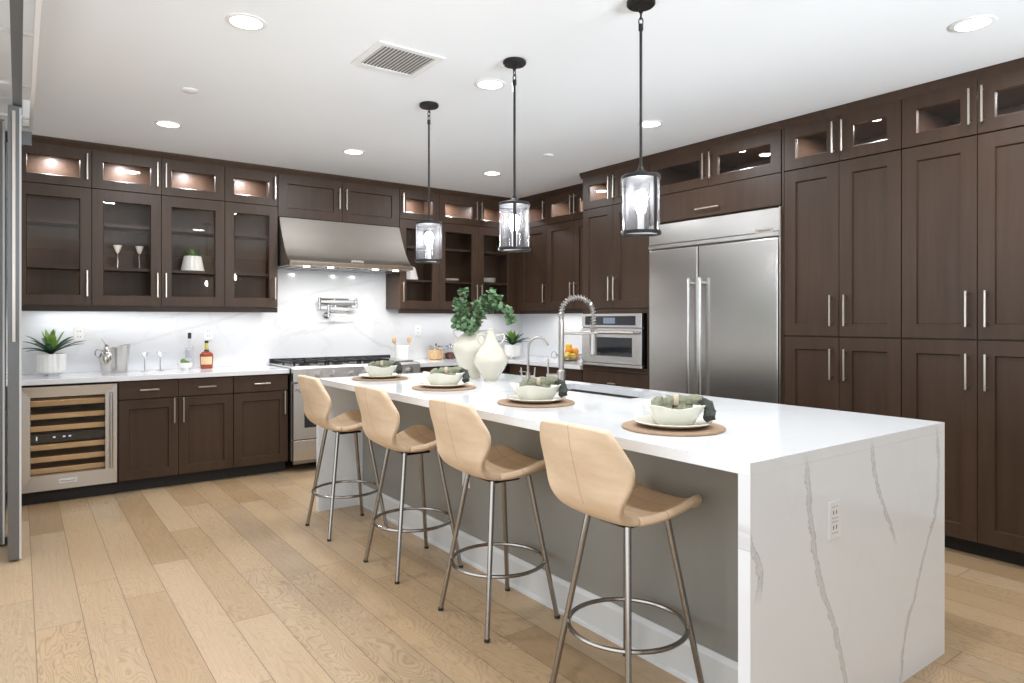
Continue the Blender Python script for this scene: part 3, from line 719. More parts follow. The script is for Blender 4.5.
# ------------------------------------------------------------------ oven tower
F = B_TALL
ot = thing('oven_tower', 'tall dark wood cabinet housing the wall oven', 'cabinet', (4.55, 4.245, 0))
TY0, TY1 = 3.836, 4.655
bm = BM(); fbox(bm, F, TY0, TY1, 1.415, ZS - 0.003, 0.0205, 0.65); fbox(bm, F, TY0, TY0 + 0.02, 0.86, 1.415, 0.0, 0.65); fbox(bm, F, TY1 - 0.02, TY1, 0.86, 1.415, 0.0, 0.65)
fbox(bm, F, TY0, TY1, 0.092, 0.86, 0.0205, 0.65); fbox(bm, F, TY0 + 0.02, TY1 - 0.02, 0.86, 1.415, 0.60, 0.65)
fbox(bm, F, TY0 + 0.02, TY1 - 0.02, 1.378, 1.415, 0.004, 0.05); fbox(bm, F, TY0 + 0.02, TY1 - 0.02, 0.86, 0.905, 0.004, 0.05)
mesh_obj('body', bm, 'walnut', ot, smooth=False)
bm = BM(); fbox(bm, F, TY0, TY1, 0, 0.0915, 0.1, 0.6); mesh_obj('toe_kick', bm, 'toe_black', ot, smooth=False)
ym = 4.258
door(ot, F, ym, TY1, 1.417, ZS - 0.002, hu=ym + 0.031, hz=1.595, hl=0.215); door(ot, F, TY0, ym, 1.417, ZS - 0.002, hu=ym - 0.031, hz=1.595, hl=0.215)
drawer(ot, F, TY0, TY1, 0.66, 0.857, 0.10, 4.245); door(ot, F, TY0, ym, 0.097, 0.655, hu=ym - 0.031, hz=0.55); door(ot, F, ym, TY1, 0.097, 0.655, hu=ym + 0.031, hz=0.55)
def tall_top(label, cols, handles, lit, shift=0.0):
    u0, u1 = min(cols), max(cols); c = F((u0 + u1) / 2, 0, 0.3)
    tt = thing('top_cabinet', label, 'cabinet', (c[0], c[1], ZS)); carcass(tt, F, u0, u1, ZS, ZT - 0.002, 0.64)
    for (a, b), h in zip(zip(cols, cols[1:]), handles):
        lo, hi = min(a, b), max(a, b); door(tt, F, lo, hi, ZS, ZT, True, top=0.080, bot=0.072, stile=0.08, hu=(hi - 0.031 if h > 0 else lo + 0.031), hz=2.490, hl=0.2)
    for u in lit: puck(tt, F, u, ZT - 0.019, 0.22, 4.5)
tall_top('double glass top cabinet above the oven tower doors', [TY1, ym, TY0], [-1, 1], [4.46, 4.05])

ov = thing('built_in_oven', 'stainless built-in wall oven with black display and handle', 'oven', (4.5, 4.27, 0.907))
G = FB(XT - 0.03); OY0, OY1 = 3.893, 4.634
bm = BM(); fbox(bm, G, OY0 + 0.01, OY1 - 0.01, 0.9075, 1.374, 0.04, 0.58); mesh_obj('body', bm, 'steel_dark', ov, smooth=False)
bm = BM(); fbox(bm, G, OY0, OY1, 1.252, 1.374, 0.0, 0.039, 0.003); cp = mesh_obj('control_panel', bm, 'steel', ov, smooth=False)
bm = BM(); fbox(bm, G, OY0 + 0.07, OY1 - 0.05, 1.272, 1.352, -0.003, 0.001); dp = mesh_obj('display', bm, 'black_glass', cp, smooth=False)
bm = BM(); fbox(bm, G, 4.20, 4.345, 1.286, 1.338, -0.0045, -0.0025); mesh_obj('screen', bm, 'display_blue', dp, smooth=False)
bm = BM(); fbox(bm, G, OY0, OY1, 0.935, 1.245, 0.0, 0.039, 0.003); od = mesh_obj('oven_door', bm, 'steel', ov, smooth=False)
bm = BM(); fbox(bm, G, OY0 + 0.11, OY1 - 0.11, 1.0, 1.165, -0.003, 0.001); mesh_obj('oven_window', bm, 'black_glass', od, smooth=False)
bm = BM(); cyl(bm, G(OY0 + 0.04, 1.208, -0.05), G(OY1 - 0.04, 1.208, -0.05), 0.013, n=18)
for u in (OY0 + 0.06, OY1 - 0.06): cyl(bm, G(u, 1.208, -0.05), G(u, 1.208, 0.001), 0.012, n=12)
mesh_obj('handle', bm, 'steel', od)
bm = BM(); fbox(bm, G, OY0 - 0.010, OY1 - 0.001, 0.908, 0.930, -0.006, 0.039, 0.002); mesh_obj('bottom_trim', bm, 'steel', ov, smooth=False)

# ------------------------------------------------------------------ refrigerator and its surround
F = B_TALL
fs = thing('fridge_surround', 'dark wood flap cabinet with wide bar handle above the refrigerator', 'cabinet', (4.55, 3.23, 2.105))
bm = BM(); fbox(bm, F, 2.634, 3.834, 2.106, ZS - 0.003, 0.0205, 0.64); mesh_obj('body', bm, 'walnut', fs, smooth=False)
bm = BM(); fbox(bm, F, 2.636, 3.832, 2.112, ZS - 0.003, 0.0, 0.02, 0.0015); fl = mesh_obj('flap', bm, 'walnut', fs, smooth=False); pull(fl, F, 3.235, 2.170, 0.215, False)
tall_top('double glass top cabinet above the refrigerator flap', [3.834, 3.240, 2.634], [-1, 1], [3.10, 2.80])
fr = thing('refrigerator', 'built-in stainless steel side-by-side refrigerator with long bar handles', 'refrigerator', (4.55, 3.22, 0))
bm = BM(); fbox(bm, F, 2.640, 3.828, 0.02, 2.100, 0.03, 0.63); mesh_obj('body', bm, 'steel_dark', fr, smooth=False)
bm = BM(); fbox(bm, F, 2.642, 3.826, 1.935, 2.098, -0.005, 0.03, 0.003); fbox(bm, F, 2.640, 3.828, 1.898, 1.930, -0.022, 0.03, 0.003); gr = mesh_obj('grille_panel', bm, 'steel', fr, smooth=False)
bm = BM(); fbox(bm, F, 2.69, 2.83, 1.932, 1.962, -0.008, -0.004); bd = mesh_obj('badge', bm, 'nickel', gr, smooth=False)
badge_text(bd, 'KitchenAid', 0.022, F, 2.76, 1.947, -0.0085, -1)
for (a, b, hu) in ((3.330, 3.822, 3.378), (2.650, 3.322, 3.272)):
    bm = BM(); fbox(bm, F, a, b, 0.115, 1.888, -0.015, 0.029, 0.006, 2); dr = mesh_obj('door', bm, 'steel', fr, smooth=False)
    bm = BM(); cyl(bm, F(hu, 0.42, -0.065), F(hu, 1.64, -0.065), 0.0145, n=20)
    for z in (0.47, 1.60): cyl(bm, F(hu, z, -0.065), F(hu, z, -0.012), 0.013, n=14)
    mesh_obj('handle', bm, 'steel_vertical', dr)
bm = BM(); fbox(bm, F, 2.628, 2.636, 0.1, 2.10, -0.018, 0.03); fbox(bm, F, 3.830, 3.834, 0.1, 2.10, 0.0, 0.03); mesh_obj('side_trim', bm, 'nickel', fr, smooth=False)
bm = BM(); fbox(bm, F, 2.64, 3.83, 0.0, 0.105, 0.07, 0.5); mesh_obj('toe_grille', bm, 'toe_black', fr, smooth=False)

# ------------------------------------------------------------------ pantry units
def pantry(label, toplabel, y0, ymid, y1, lit):
    th = thing('pantry_cabinet', label, 'cabinet', (4.55, (y0 + y1) / 2, 0))
    bm = BM(); fbox(bm, F, y0, y1, 0.092, ZS - 0.003, 0.0205, 0.64); mesh_obj('body', bm, 'walnut', th, smooth=False)
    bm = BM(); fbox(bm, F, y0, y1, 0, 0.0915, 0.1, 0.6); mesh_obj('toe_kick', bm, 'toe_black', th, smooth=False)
    for (z0, z1, hz) in ((0.097, 1.206, 1.033), (1.211, ZS - 0.004, 1.379)):
        door(th, F, ymid, y1, z0, z1, hu=ymid + 0.046, hz=hz, hl=0.2, stile=0.08); door(th, F, y0, ymid, z0, z1, hu=ymid - 0.046, hz=hz, hl=0.2, stile=0.08)
    tall_top(toplabel, [y1, ymid, y0], [-1, 1], lit)
pantry('tall dark wood pantry cabinet directly right of the refrigerator', 'double glass top cabinet above the pantry next to the refrigerator', 1.853, 2.229, 2.612, [2.36, 2.10])
pantry('tall dark wood pantry cabinet cut by the right picture edge', 'double glass top cabinet at the right picture edge', 1.066, 1.459, 1.851, [1.53, 1.2])
bm = BM(); fbox(bm, F, 2.6135, 2.6265, 0.0, ZT, 0.0, 0.64); o = mesh_obj('end_panel', bm, 'walnut', smooth=False, loc=(4.5, 2.62, 0)); tag(o, 'narrow dark wood panel between the refrigerator and pantry', 'panel')

# ------------------------------------------------------------------ island
IX0, IX1, IY0, IY1, IZ = 1.6624, 2.9506, 1.1293, 4.552, 0.914
SX0, SX1, SY0, SY1 = 2.53, 2.85, 2.42, 3.22     # sink cut-out
IBX = 1.985
isl = thing('kitchen_island', 'grey-painted island body under the white quartz slab', 'kitchen island', (2.45, 2.84, 0))
bm = BM(); 
TH = 0.036
box(bm, IBX, 2.90, IY0 + 0.042, IY1 - 0.042, 0.0, 0.62); box(bm, IBX, SX0 - 0.03, IY0 + 0.042, IY1 - 0.042, 0.62, IZ - TH - 0.001)
mesh_obj('body', bm, 'island_paint', isl, smooth=False)
bm = BM(); F2 = lambda u, z, d: (IBX - d, u, z)
prism(bm, [(0, 0), (0.016, 0), (0.016, 0.128), (0.010, 0.140), (0.005, 0.147), (0, 0.147)], lambda a, b, d: (IBX - 0.0005 - a, d, b), IY0 + 0.043, IY1 - 0.043)
prism(bm, [(0.016, 0), (0.026, 0), (0.024, 0.012), (0.016, 0.018)], lambda a, b, d: (IBX - 0.0005 - a, d, b), IY0 + 0.043, IY1 - 0.043)
o = mesh_obj('baseboard', bm, 'white_trim', isl, smooth=False); o['label'] = 'white baseboard'
bm = BM(); box(bm, 2.9005, 2.92, IY0 + 0.042, IY1 - 0.042, 0.09, IZ - TH - 0.002); mesh_obj('rear_cabinet_front', bm, 'walnut', isl, smooth=False)
bm = BM(); box(bm, IBX - 0.006, IBX - 0.0005, 3.09, 3.16, 0.40, 0.515); o = mesh_obj('outlet', bm, 'white_plastic', isl, smooth=False); o['label'] = 'white outlet plate'
top = thing('island_worktop', 'white quartz waterfall worktop with grey veins on the island', 'worktop', (2.30, 2.84, 0))
bm = BM()
xs = [IX0, SX0, SX1, IX1]; ys = [IY0, SY0, SY1, IY1]
def grid_face(zv, flip):
    V = {(i, j): bm.verts.new((xs[i], ys[j], zv)) for i in range(4) for j in range(4)}
    for i in range(3):
        for j in range(3):
            if (i, j) != (1, 1): bm.faces.new([V[(i, j)], V[(i + 1, j)], V[(i + 1, j + 1)], V[(i, j + 1)]])
    return V
T, Bt = grid_face(IZ, 0), grid_face(IZ - TH, 1)
edge = [(0, 0), (1, 0), (2, 0), (3, 0), (3, 1), (3, 2), (3, 3), (2, 3), (1, 3), (0, 3), (0, 2), (0, 1)]
for a, b in zip(edge, edge[1:] + edge[:1]): bm.faces.new((T[a], T[b], Bt[b], Bt[a]))
hole = [(1, 1), (2, 1), (2, 2), (1, 2)]
for a, b in zip(hole, hole[1:] + hole[:1]): bm.faces.new((T[a], T[b], Bt[b], Bt[a]))
mesh_obj('slab', bm, 'quartz_top', top, smooth=False)
bm = BM(); box(bm, IX0, IX1, IY0, IY0 + 0.040, 0.0, IZ - TH - 0.0003); wp = mesh_obj('waterfall_panel', bm, 'quartz_panel', top, smooth=False)
wp['label'] = 'waterfall end panel with long grey veins'
bm = BM(); box(bm, IX0, IX1, IY1 - 0.040, IY1, 0.0, IZ - TH - 0.0003); mesh_obj('waterfall_panel', bm, 'quartz_top', top, smooth=False)
bm = BM(); box(bm, 2.075, 2.147, IY0 - 0.005, IY0 - 0.0003, 0.618, 0.737, 0.001); ol = mesh_obj('outlet', bm, 'white_plastic', wp, smooth=False); ol['label'] = 'white double outlet plate'
bm = BM()
box(bm, 2.094, 2.128, IY0 - 0.0065, IY0 - 0.0048, 0.632, 0.672, 0.003); box(bm, 2.094, 2.128, IY0 - 0.0065, IY0 - 0.0048, 0.683, 0.723, 0.003)
bm.free()

# sink and taps
sk = thing('sink', 'undermount stainless steel sink set into the island worktop', 'sink', (2.69, 2.82, IZ - 0.24))
bm = BM(); a0, a1, b0, b1, zz0, zz1 = SX0 - 0.006, SX1 + 0.006, SY0 - 0.006, SY1 + 0.006, IZ - 0.235, IZ - TH - 0.0005; t_ = 0.012
box(bm, a0 - t_, a0, b0 - t_, b1 + t_, zz0, zz1); box(bm, a1, a1 + t_, b0 - t_, b1 + t_, zz0, zz1); box(bm, a0, a1, b0 - t_, b0, zz0, zz1); box(bm, a0, a1, b1, b1 + t_, zz0, zz1); box(bm, a0 - t_, a1 + t_, b0 - t_, b1 + t_, zz0 - 0.01, zz0)
mesh_obj('basin', bm, 'sink_steel', sk, smooth=False)
bm = BM(); lathe(bm, [(0.055, 0.0), (0.055, 0.003), (0.035, 0.003), (0.03, 0.001)], (2.69, 2.82, zz0), 24); mesh_obj('drain', bm, 'chrome', sk)

FX, FY = 2.475, 2.90
fc = thing('kitchen_faucet', 'tall spring-neck pull-down faucet standing by the island sink', 'faucet', (FX, FY, IZ))
bm = BM(); lathe(bm, [(0.030, 0), (0.030, 0.006), (0.024, 0.010), (0.024, 0.115), (0.018, 0.120), (0.016, 0.125), (0.016, 0.395), (0.013, 0.40), (0.013, 0.425)], (FX, FY, IZ), 24); mesh_obj('body', bm, 'faucet_nickel', fc)
# neck arc in the plane towards the sink
ux, uy = 0.80, -0.60
RA = 0.090; zc = IZ + 0.442
path = [Vector((FX, FY, IZ + 0.42))] + [Vector((FX + ux * (RA - RA * math.cos(a)), FY + uy * (RA - RA * math.cos(a)), zc + RA * math.sin(a))) for a in [math.pi * k / 24 for k in range(25)]]
hx, hy = FX + ux * 2 * RA, FY + uy * 2 * RA
path += [Vector((hx, hy, zc - 0.03)), Vector((hx, hy, zc - 0.10))]
bm = BM(); tube(bm, path, 0.007, 10); mesh_obj('hose', bm, 'steel_dark', fc)
# coil spring round the hose
L = [0.0]
for a, b in zip(path, path[1:]): L.append(L[-1] + (b - a).length)
def at_len(s):
    for i in range(len(L) - 1):
        if s <= L[i + 1]: f = (s - L[i]) / max(1e-9, L[i + 1] - L[i]); return path[i].lerp(path[i + 1], f), (path[i + 1] - path[i]).normalized()
    return path[-1], (path[-1] - path[-2]).normalized()
side = Vector((-uy, ux, 0)); pts = []; turns = 25; N = turns * 10
for k in range(N + 1):
    p, d = at_len(L[-1] * k / N); nrm = d.cross(side).normalized(); a = 2 * math.pi * turns * k / N
    pts.append(p + 0.0140 * (math.cos(a) * side + math.sin(a) * nrm))
bm = BM(); tube(bm, pts, 0.0036, 6); mesh_obj('spring_coil', bm, 'faucet_nickel', fc)
bm = BM(); lathe(bm, [(0.012, 0.0), (0.019, -0.01), (0.019, -0.06), (0.022, -0.13), (0.019, -0.135)], (hx, hy, zc - 0.10), 20); mesh_obj('spray_head', bm, 'faucet_nickel', fc)
bm = BM(); cyl(bm, (FX, FY, zc - 0.115), (hx - ux * 0.02, hy - uy * 0.02, zc - 0.115), 0.007, n=12); tube(bm, [(hx + 0.024 * math.cos(a), hy + 0.024 * math.sin(a), zc - 0.115) for a in [2 * math.pi * k / 20 for k in range(20)]], 0.005, 6, closed=True); mesh_obj('support_arm', bm, 'faucet_nickel', fc)
lx, ly = -0.80, 0.60
bm = BM(); cyl(bm, (FX + lx * 0.02, FY + ly * 0.02, IZ + 0.085), (FX + lx * 0.085, FY + ly * 0.085, IZ + 0.085), 0.016, n=16); cyl(bm, (FX + lx * 0.075, FY + ly * 0.075, IZ + 0.09), (FX + lx * 0.075, FY + ly * 0.075, IZ + 0.185), 0.006, 0.0045, n=12); mesh_obj('lever_handle', bm, 'faucet_nickel', fc)
bm = BM(); lathe(bm, [(0.022, 0), (0.022, 0.04), (0.018, 0.046)], (2.66, 3.30, IZ), 20)
o = mesh_obj('air_switch', bm, 'faucet_nickel', loc=(2.66, 3.30, IZ)); tag(o, 'short metal disposal button on the worktop between the two faucets', 'button')

WX, WY = 2.50, 3.24
wf = thing('water_faucet', 'slim gooseneck filtered-water tap next to the spring faucet', 'faucet', (WX, WY, IZ))
bm = BM(); lathe(bm, [(0.022, 0), (0.022, 0.006), (0.014, 0.012), (0.016, 0.06), (0.012, 0.085)], (WX, WY, IZ), 20)
for s in (-1, 1): cyl(bm, (WX, WY, IZ + 0.055), (WX + s * 0.030, WY - s * 0.022, IZ + 0.055), 0.012, n=12)
mesh_obj('body', bm, 'faucet_nickel', wf)
r_ = 0.062; zc2 = IZ + 0.235; vx, vy = 0.80, -0.60
pp = [(WX, WY, IZ + 0.08), (WX, WY, zc2)] + [(WX + vx * (r_ - r_ * math.cos(a)), WY + vy * (r_ - r_ * math.cos(a)), zc2 + r_ * math.sin(a)) for a in [math.pi * k / 16 * 0.93 for k in range(1, 17)]]
bm = BM(); tube(bm, pp, 0.008, 12); mesh_obj('spout', bm, 'faucet_nickel', wf)
for s in (-1, 1):
    bm = BM(); cyl(bm, (WX + s * 0.030, WY - s * 0.022, IZ + 0.055), (WX + s * 0.034, WY - s * 0.026, IZ + 0.115), 0.006, 0.005, n=10); mesh_obj('lever', bm, 'faucet_nickel', wf)

# ------------------------------------------------------------------ stools (built once at the origin, facing +X, then copied)
st = thing('bar_stool', 'stool', 'bar stool', (0, 0, 0), 'tan bar stools along the island')
def catmull(P, n):
    out = []
    for i in range(len(P) - 1):
        p0, p1, p2, p3 = P[max(i - 1, 0)], P[i], P[i + 1], P[min(i + 2, len(P) - 1)]
        for k in range(n):
            s = k / n
            out.append(tuple(0.5 * (2 * b + (c_ - a) * s + (2 * a - 5 * b + 4 * c_ - d) * s * s + (3 * b - a - 3 * c_ + d) * s ** 3) for a, b, c_, d in zip(p0, p1, p2, p3)))
    out.append(P[-1]); return out
# rows: x, z, half width, forward curl of the sides, lift of the sides
BACK = [(-0.264, 0.976, 0.160, 0.012, -0.006), (-0.260, 0.942, 0.184, 0.022, -0.002), (-0.251, 0.892, 0.207, 0.036, 0), (-0.238, 0.845, 0.220, 0.046, 0), (-0.222, 0.790, 0.208, 0.034, 0), (-0.206, 0.735, 0.182, 0.008, 0), (-0.182, 0.690, 0.158, 0.0, 0.004), (-0.140, 0.656, 0.145, 0.0, 0.010), (-0.09, 0.640, 0.150, 0, 0.016)]
SEAT = [(-0.09, 0.640, 0.150, 0, 0.016), (-0.04, 0.634, 0.170, 0.0, 0.030), (0.01, 0.633, 0.190, 0.0, 0.046), (0.07, 0.637, 0.203, 0.0, 0.064), (0.125, 0.645, 0.203, 0.0, 0.068), (0.175, 0.655, 0.188, -0.004, 0.052), (0.208, 0.655, 0.168, -0.012, 0.030), (0.222, 0.643, 0.150, -0.016, 0.016)]
def shell(rows, name, parent):
    R_ = catmull(rows, 3); bm = BM(); nv = 13; G_ = []
    for (x, z, hw, cu, li) in R_:
        row = []
        for j in range(nv):
            s = -1 + 2 * j / (nv - 1); e = abs(s) ** 2.0
            row.append(bm.verts.new((x + cu * e, hw * math.sin(s * math.pi / 2) * 0.35 + hw * s * 0.65, z + li * abs(s) ** 2.4)))
        G_.append(row)
    for A_, B_ in zip(G_, G_[1:]):
        for j in range(nv - 1): bm.faces.new((A_[j], A_[j + 1], B_[j + 1], B_[j]))
    o = mesh_obj(name, bm, 'tan_leather', parent, ang=180)
    sm = o.modifiers.new('thickness', 'SOLIDIFY'); sm.thickness = 0.030; sm.offset = 0.0
    ss = o.modifiers.new('rounding', 'SUBSURF'); ss.levels = 1; ss.render_levels = 2
    return o
shell(BACK, 'backrest', st); shell(SEAT, 'seat', st)
bm = BM(); box(bm, -0.07, 0.07, -0.07, 0.07, 0.606, 0.617, 0.004); mesh_obj('seat_plate', bm, 'bronze', st, smooth=False)
for sx in (-1, 1):
    for sy in (-1, 1):
        bm = BM(); cyl(bm, (sx * 0.097, sy * 0.097, 0.627), (sx * 0.187, sy * 0.187, 0.008), 0.0115, 0.0105, 16); lg_ = mesh_obj('leg', bm, 'leg_steel', st)
        bm = BM(); cyl(bm, (sx * 0.187, sy * 0.187, 0.012), (sx * 0.188, sy * 0.188, 0.0), 0.0125, n=14); mesh_obj('foot_cap', bm, 'rubber', lg_)
zr = 0.245; rr = 0.187 - (0.187 - 0.095) * zr / 0.64
bm = BM(); tube(bm, [((rr * 1.414 - 0.008) * math.cos(a), (rr * 1.414 - 0.008) * math.sin(a), zr) for a in [2 * math.pi * k / 48 for k in range(48)]], 0.0085, 8, closed=True); mesh_obj('foot_ring', bm, 'leg_steel', st)
STOOLS = [(1.68, 4.062, 0, 'tan leather bar stool farthest from the camera, nearest the range'),
          (1.712, 3.235, 0, 'tan leather bar stool second from the range'),
          (1.733, 2.465, 0, 'tan leather bar stool third from the range, before the faucet'),
          (1.735, 1.675, 0, 'tan leather bar stool nearest the camera and the waterfall panel')]
for i, (x, y, rz, lab) in enumerate(STOOLS):
    o = st if i == 0 else copy_tree(st)
    o.location = (x, y, 0); o.rotation_euler.z = R(rz); o['label'] = lab

# ------------------------------------------------------------------ place settings
def superpt(a, n=3.2):
    c_, s_ = math.cos(a), math.sin(a)
    k = (abs(c_) ** n + abs(s_) ** n) ** (-1.0 / n); return c_ * k, s_ * k
def make_bowl():
    bm = BM(); n = 48
    prof = [(0.0, 0.006), (0.060, 0.006), (0.080, 0.034), (0.1035, 0.0715), (0.106, 0.073), (0.1075, 0.071), (0.086, 0.034), (0.066, 0.002), (0.062, 0.0), (0.0, 0.0)]
    rings = []
    for (r, z) in prof:
        if r == 0: rings.append([bm.verts.new((0, 0, z))]); continue
        ring = []
        for k in range(n):
            a = 2 * math.pi * k / n; cx_, cy_ = superpt(a, 4.5); f = max(0.0, (z - 0.02) / 0.05)
            lift = 0.013 * f * (abs(math.sin(2 * a)) ** 2 - 0.5)
            ring.append(bm.verts.new((r * cx_, r * cy_, z + lift)))
        rings.append(ring)
    for A_, B_ in zip(rings, rings[1:]):
        for k in range(n):
            if len(A_) == 1: bm.faces.new((A_[0], B_[k], B_[(k + 1) % n]))
            elif len(B_) == 1: bm.faces.new((A_[k], A_[(k + 1) % n], B_[0]))
            else: bm.faces.new((A_[k], A_[(k + 1) % n], B_[(k + 1) % n], B_[k]))
    return bm
def blob(pts, radii, seed):
    rr_ = random.Random(seed); bm = BM()
    return tube(bm, pts, radii, 9)
def lumpy(bm, seed, amp=0.006, freq=55):
    from mathutils import noise
    for v in bm.verts:
        p = v.co * freq + Vector((seed, 0, 0)); v.co += Vector((noise.noise(p), noise.noise(p + Vector((9, 2, 5))), noise.noise(p + Vector((3, 7, 1))))) * amp
SET = [(2.000, 4.256, 'the range end of the island', 25), (2.036, 3.456, 'the pair of cream vases', 38), (2.030, 2.567, 'the spring-neck faucet', 42), (1.973, 1.670, 'the waterfall panel, nearest the camera', 22)]
def make_setting():
    bm = BM(); lathe(bm, [(0.0, 0.0), (0.186, 0.0), (0.190, 0.003), (0.188, 0.008), (0.0, 0.009)][1:4], n=56)
    m = mesh_obj('placemat', bm, 'placemat_weave')
    bm = BM(); lathe(bm, [(0.085, 0.0), (0.105, 0.004), (0.142, 0.016), (0.144, 0.019), (0.140, 0.021), (0.102, 0.010), (0.085, 0.007)], n=48); p = mesh_obj('plate', bm, 'cream_ceramic')
    b = mesh_obj('bowl', make_bowl(), 'sage_ceramic', ang=60)
    nk = bpy.data.objects.new('napkin', None); COL.objects.link(nk)
    bm = BM()
    qn = random.Random(5)
    for k in range(11):     # bunched folds of cloth filling the bowl
        x0 = -0.070 + 0.0126 * k + qn.uniform(-.004, .004); y0 = qn.uniform(-0.048, -0.032); y1 = qn.uniform(0.032, 0.050); h0 = 0.068 + 0.014 * math.sin(k * 1.7) + (0.008 if k > 5 else 0)
        tube(bm, [(x0 - 0.004, y0, 0.048), (x0 + qn.uniform(-.012, .012), y0 * 0.4, h0), (x0 + qn.uniform(-.012, .012), y1 * 0.4, h0 + 0.004), (x0 + 0.003, y1, 0.050)], [0.012, 0.019, 0.019, 0.012], 10)
    tube(bm, [(-0.050, -0.020, 0.076), (-0.010, -0.030, 0.088), (0.030, -0.018, 0.088), (0.070, -0.008, 0.090), (0.106, -0.010, 0.092)], [0.012, 0.018, 0.017, 0.020, 0.013], 12)
    bmesh.ops.subdivide_edges(bm, edges=bm.edges[:], cuts=1, use_grid_fill=True); lumpy(bm, 3.0, 0.010, 60)
    mesh_obj('cloth', bm, 'napkin_cloth', nk)
    bm = BM()
    tube(bm, [(0.096, -0.012, 0.096), (0.124, -0.024, 0.076), (0.130, -0.036, 0.050), (0.128, -0.052, 0.032)], [0.010, 0.016, 0.021, 0.020], 12)
    tube(bm, [(0.100, 0.000, 0.096), (0.126, -0.004, 0.074), (0.134, -0.012, 0.048), (0.136, -0.018, 0.036)], [0.010, 0.015, 0.017, 0.016], 12)
    bmesh.ops.subdivide_edges(bm, edges=bm.edges[:], cuts=1, use_grid_fill=True); lumpy(bm, 8.0, 0.010, 70)
    f = mesh_obj('tail', bm, 'napkin_fringe', nk); f['label'] = 'dark fringed tail hanging over the rim'
    bm = BM()
    for k in range(3): tube(bm, [(0.006 + k * 0.006, -0.024 + 0.021 * math.cos(a), 0.090 + 0.018 * math.sin(a)) for a in [2 * math.pi * j / 16 for j in range(16)]], 0.0035, 6, closed=True)
    for k in range(8): tube(bm, [(0.106, -0.020 + k * 0.004, 0.084), (0.138 + 0.004 * math.sin(k * 2.1), -0.034 + k * 0.006, 0.062), (0.146 + 0.006 * math.sin(k * 3.7), -0.040 + k * 0.007, 0.024)], 0.0024, 5)
    g = mesh_obj('knotted_cord', bm, 'jute', nk); g['label'] = 'pale knotted cord'
    return m, p, b, nk
proto = make_setting()
for i, (x, y, where, rot) in enumerate(SET):
    m, p, b, nk = proto if i == 0 else (copy_tree(proto[0]), copy_tree(proto[1]), copy_tree(proto[2]), copy_tree(proto[3]))
    yaw = -math.atan2(x, y)         # screen-right direction of this setting
    m.location = (x, y, IZ + 0.0003); p.location = (x, y, IZ + 0.0095); b.location = (x, y, IZ + 0.0170); nk.location = (x, y, IZ + 0.0170)
    b.rotation_euler.z = yaw + R(rot) - R(10); nk.rotation_euler.z = yaw
    m.rotation_euler.z = R(30 * i)
    tag(m, 'round woven tan placemat by ' + where, 'placemat', 'placemats along the island')
    tag(p, 'round white plate on the placemat by ' + where, 'plate', 'plates along the island')
    tag(b, 'square pale green bowl on the plate by ' + where, 'bowl', 'bowls along the island')
    tag(nk, 'knotted sage green napkin in the bowl by ' + where, 'napkin', 'napkins in the bowls')

# ------------------------------------------------------------------ vases and eucalyptus
def vase(label, c, prof, hr):
    th = thing('vase', label, 'vase', c)
    bm = BM(); lathe(bm, catmull(prof, 4), c, 40, True, False); o = mesh_obj('body', bm, 'cream_glaze', th, ang=60)
    s = o.modifiers.new('wall', 'SOLIDIFY'); s.thickness = 0.004; s.offset = -1
    for sgn in (-1, 1):
        r0, z0, r1, z1 = hr; d = Vector((0.806, -0.592, 0)) * sgn; cc = Vector(c)
        bm = BM(); P = [cc + d * r0 + Vector((0, 0, z0)), cc + d * (max(r0, r1) + 0.022) + Vector((0, 0, z0 + 0.008)), cc + d * (max(r0, r1) + 0.024) + Vector((0, 0, (z0 + z1) / 2)), cc + d * r1 + Vector((0, 0, z1))]
        tube(bm, [tuple(v) for v in catmull([tuple(q) for q in P], 5)], 0.006, 8); mesh_obj('handle', bm, 'cream_glaze', th)
    return th
vase('squat cream vase with narrow neck, in front of the taller leafy vase', (2.535, 3.69, IZ), [(0.042, 0.0), (0.050, 0.02), (0.084, 0.07), (0.110, 0.115), (0.114, 0.135), (0.102, 0.172), (0.072, 0.222), (0.044, 0.265), (0.028, 0.300), (0.022, 0.335), (0.026, 0.345)], (0.034, 0.300, 0.062, 0.245))
VB = (2.545, 3.94, IZ)
vase('taller cream vase holding leafy eucalyptus stems', VB, [(0.056, 0.0), (0.064, 0.02), (0.092, 0.09), (0.126, 0.175), (0.132, 0.205), (0.122, 0.240), (0.088, 0.285), (0.058, 0.310), (0.050, 0.330), (0.054, 0.345)], (0.055, 0.325, 0.098, 0.275))
eu = thing('eucalyptus_stems', 'leafy green eucalyptus stems standing in the taller cream vase', 'plant', VB)
rgt = Vector((0.806, -0.592, 0)); fwd = Vector((0.592, 0.806, 0)); c0 = Vector(VB)
def P3(a, b, z): return c0 + rgt * a + fwd * b + Vector((0, 0, z))
STEMS = [[(0, 0, .28), (-.02, 0, .42), (-.055, -.02, .51), (-.060, -.03, .61)], [(0, 0, .28), (-.05, -.03, .38), (-.09, -.05, .47), (-.085, -.06, .54)], [(0, 0, .28), (.02, .01, .42), (.07, .02, .52), (.15, .0, .60)], [(0, 0, .28), (.06, 0, .42), (.16, .01, .50), (.245, -.01, .475), (.275, -.01, .40)], [(0, 0, .28), (-.03, -.06, .36), (-.05, -.09, .38), (-.06, -.1, .36)],
         [(0, 0, .28), (.03, -.05, .38), (.045, -.07, .46), (.03, -.08, .52)], [(0, 0, .28), (.08, .02, .44), (.16, .03, .54), (.19, .03, .55)], [(0, 0, .28), (-.01, -.05, .34), (.0, -.1, .37), (.01, -.1, .33)], [(0, 0, .28), (-.07, -.02, .40), (-.1, -.02, .42), (-.1, -.02, .36)]]
bs = BM(); bl = BM()
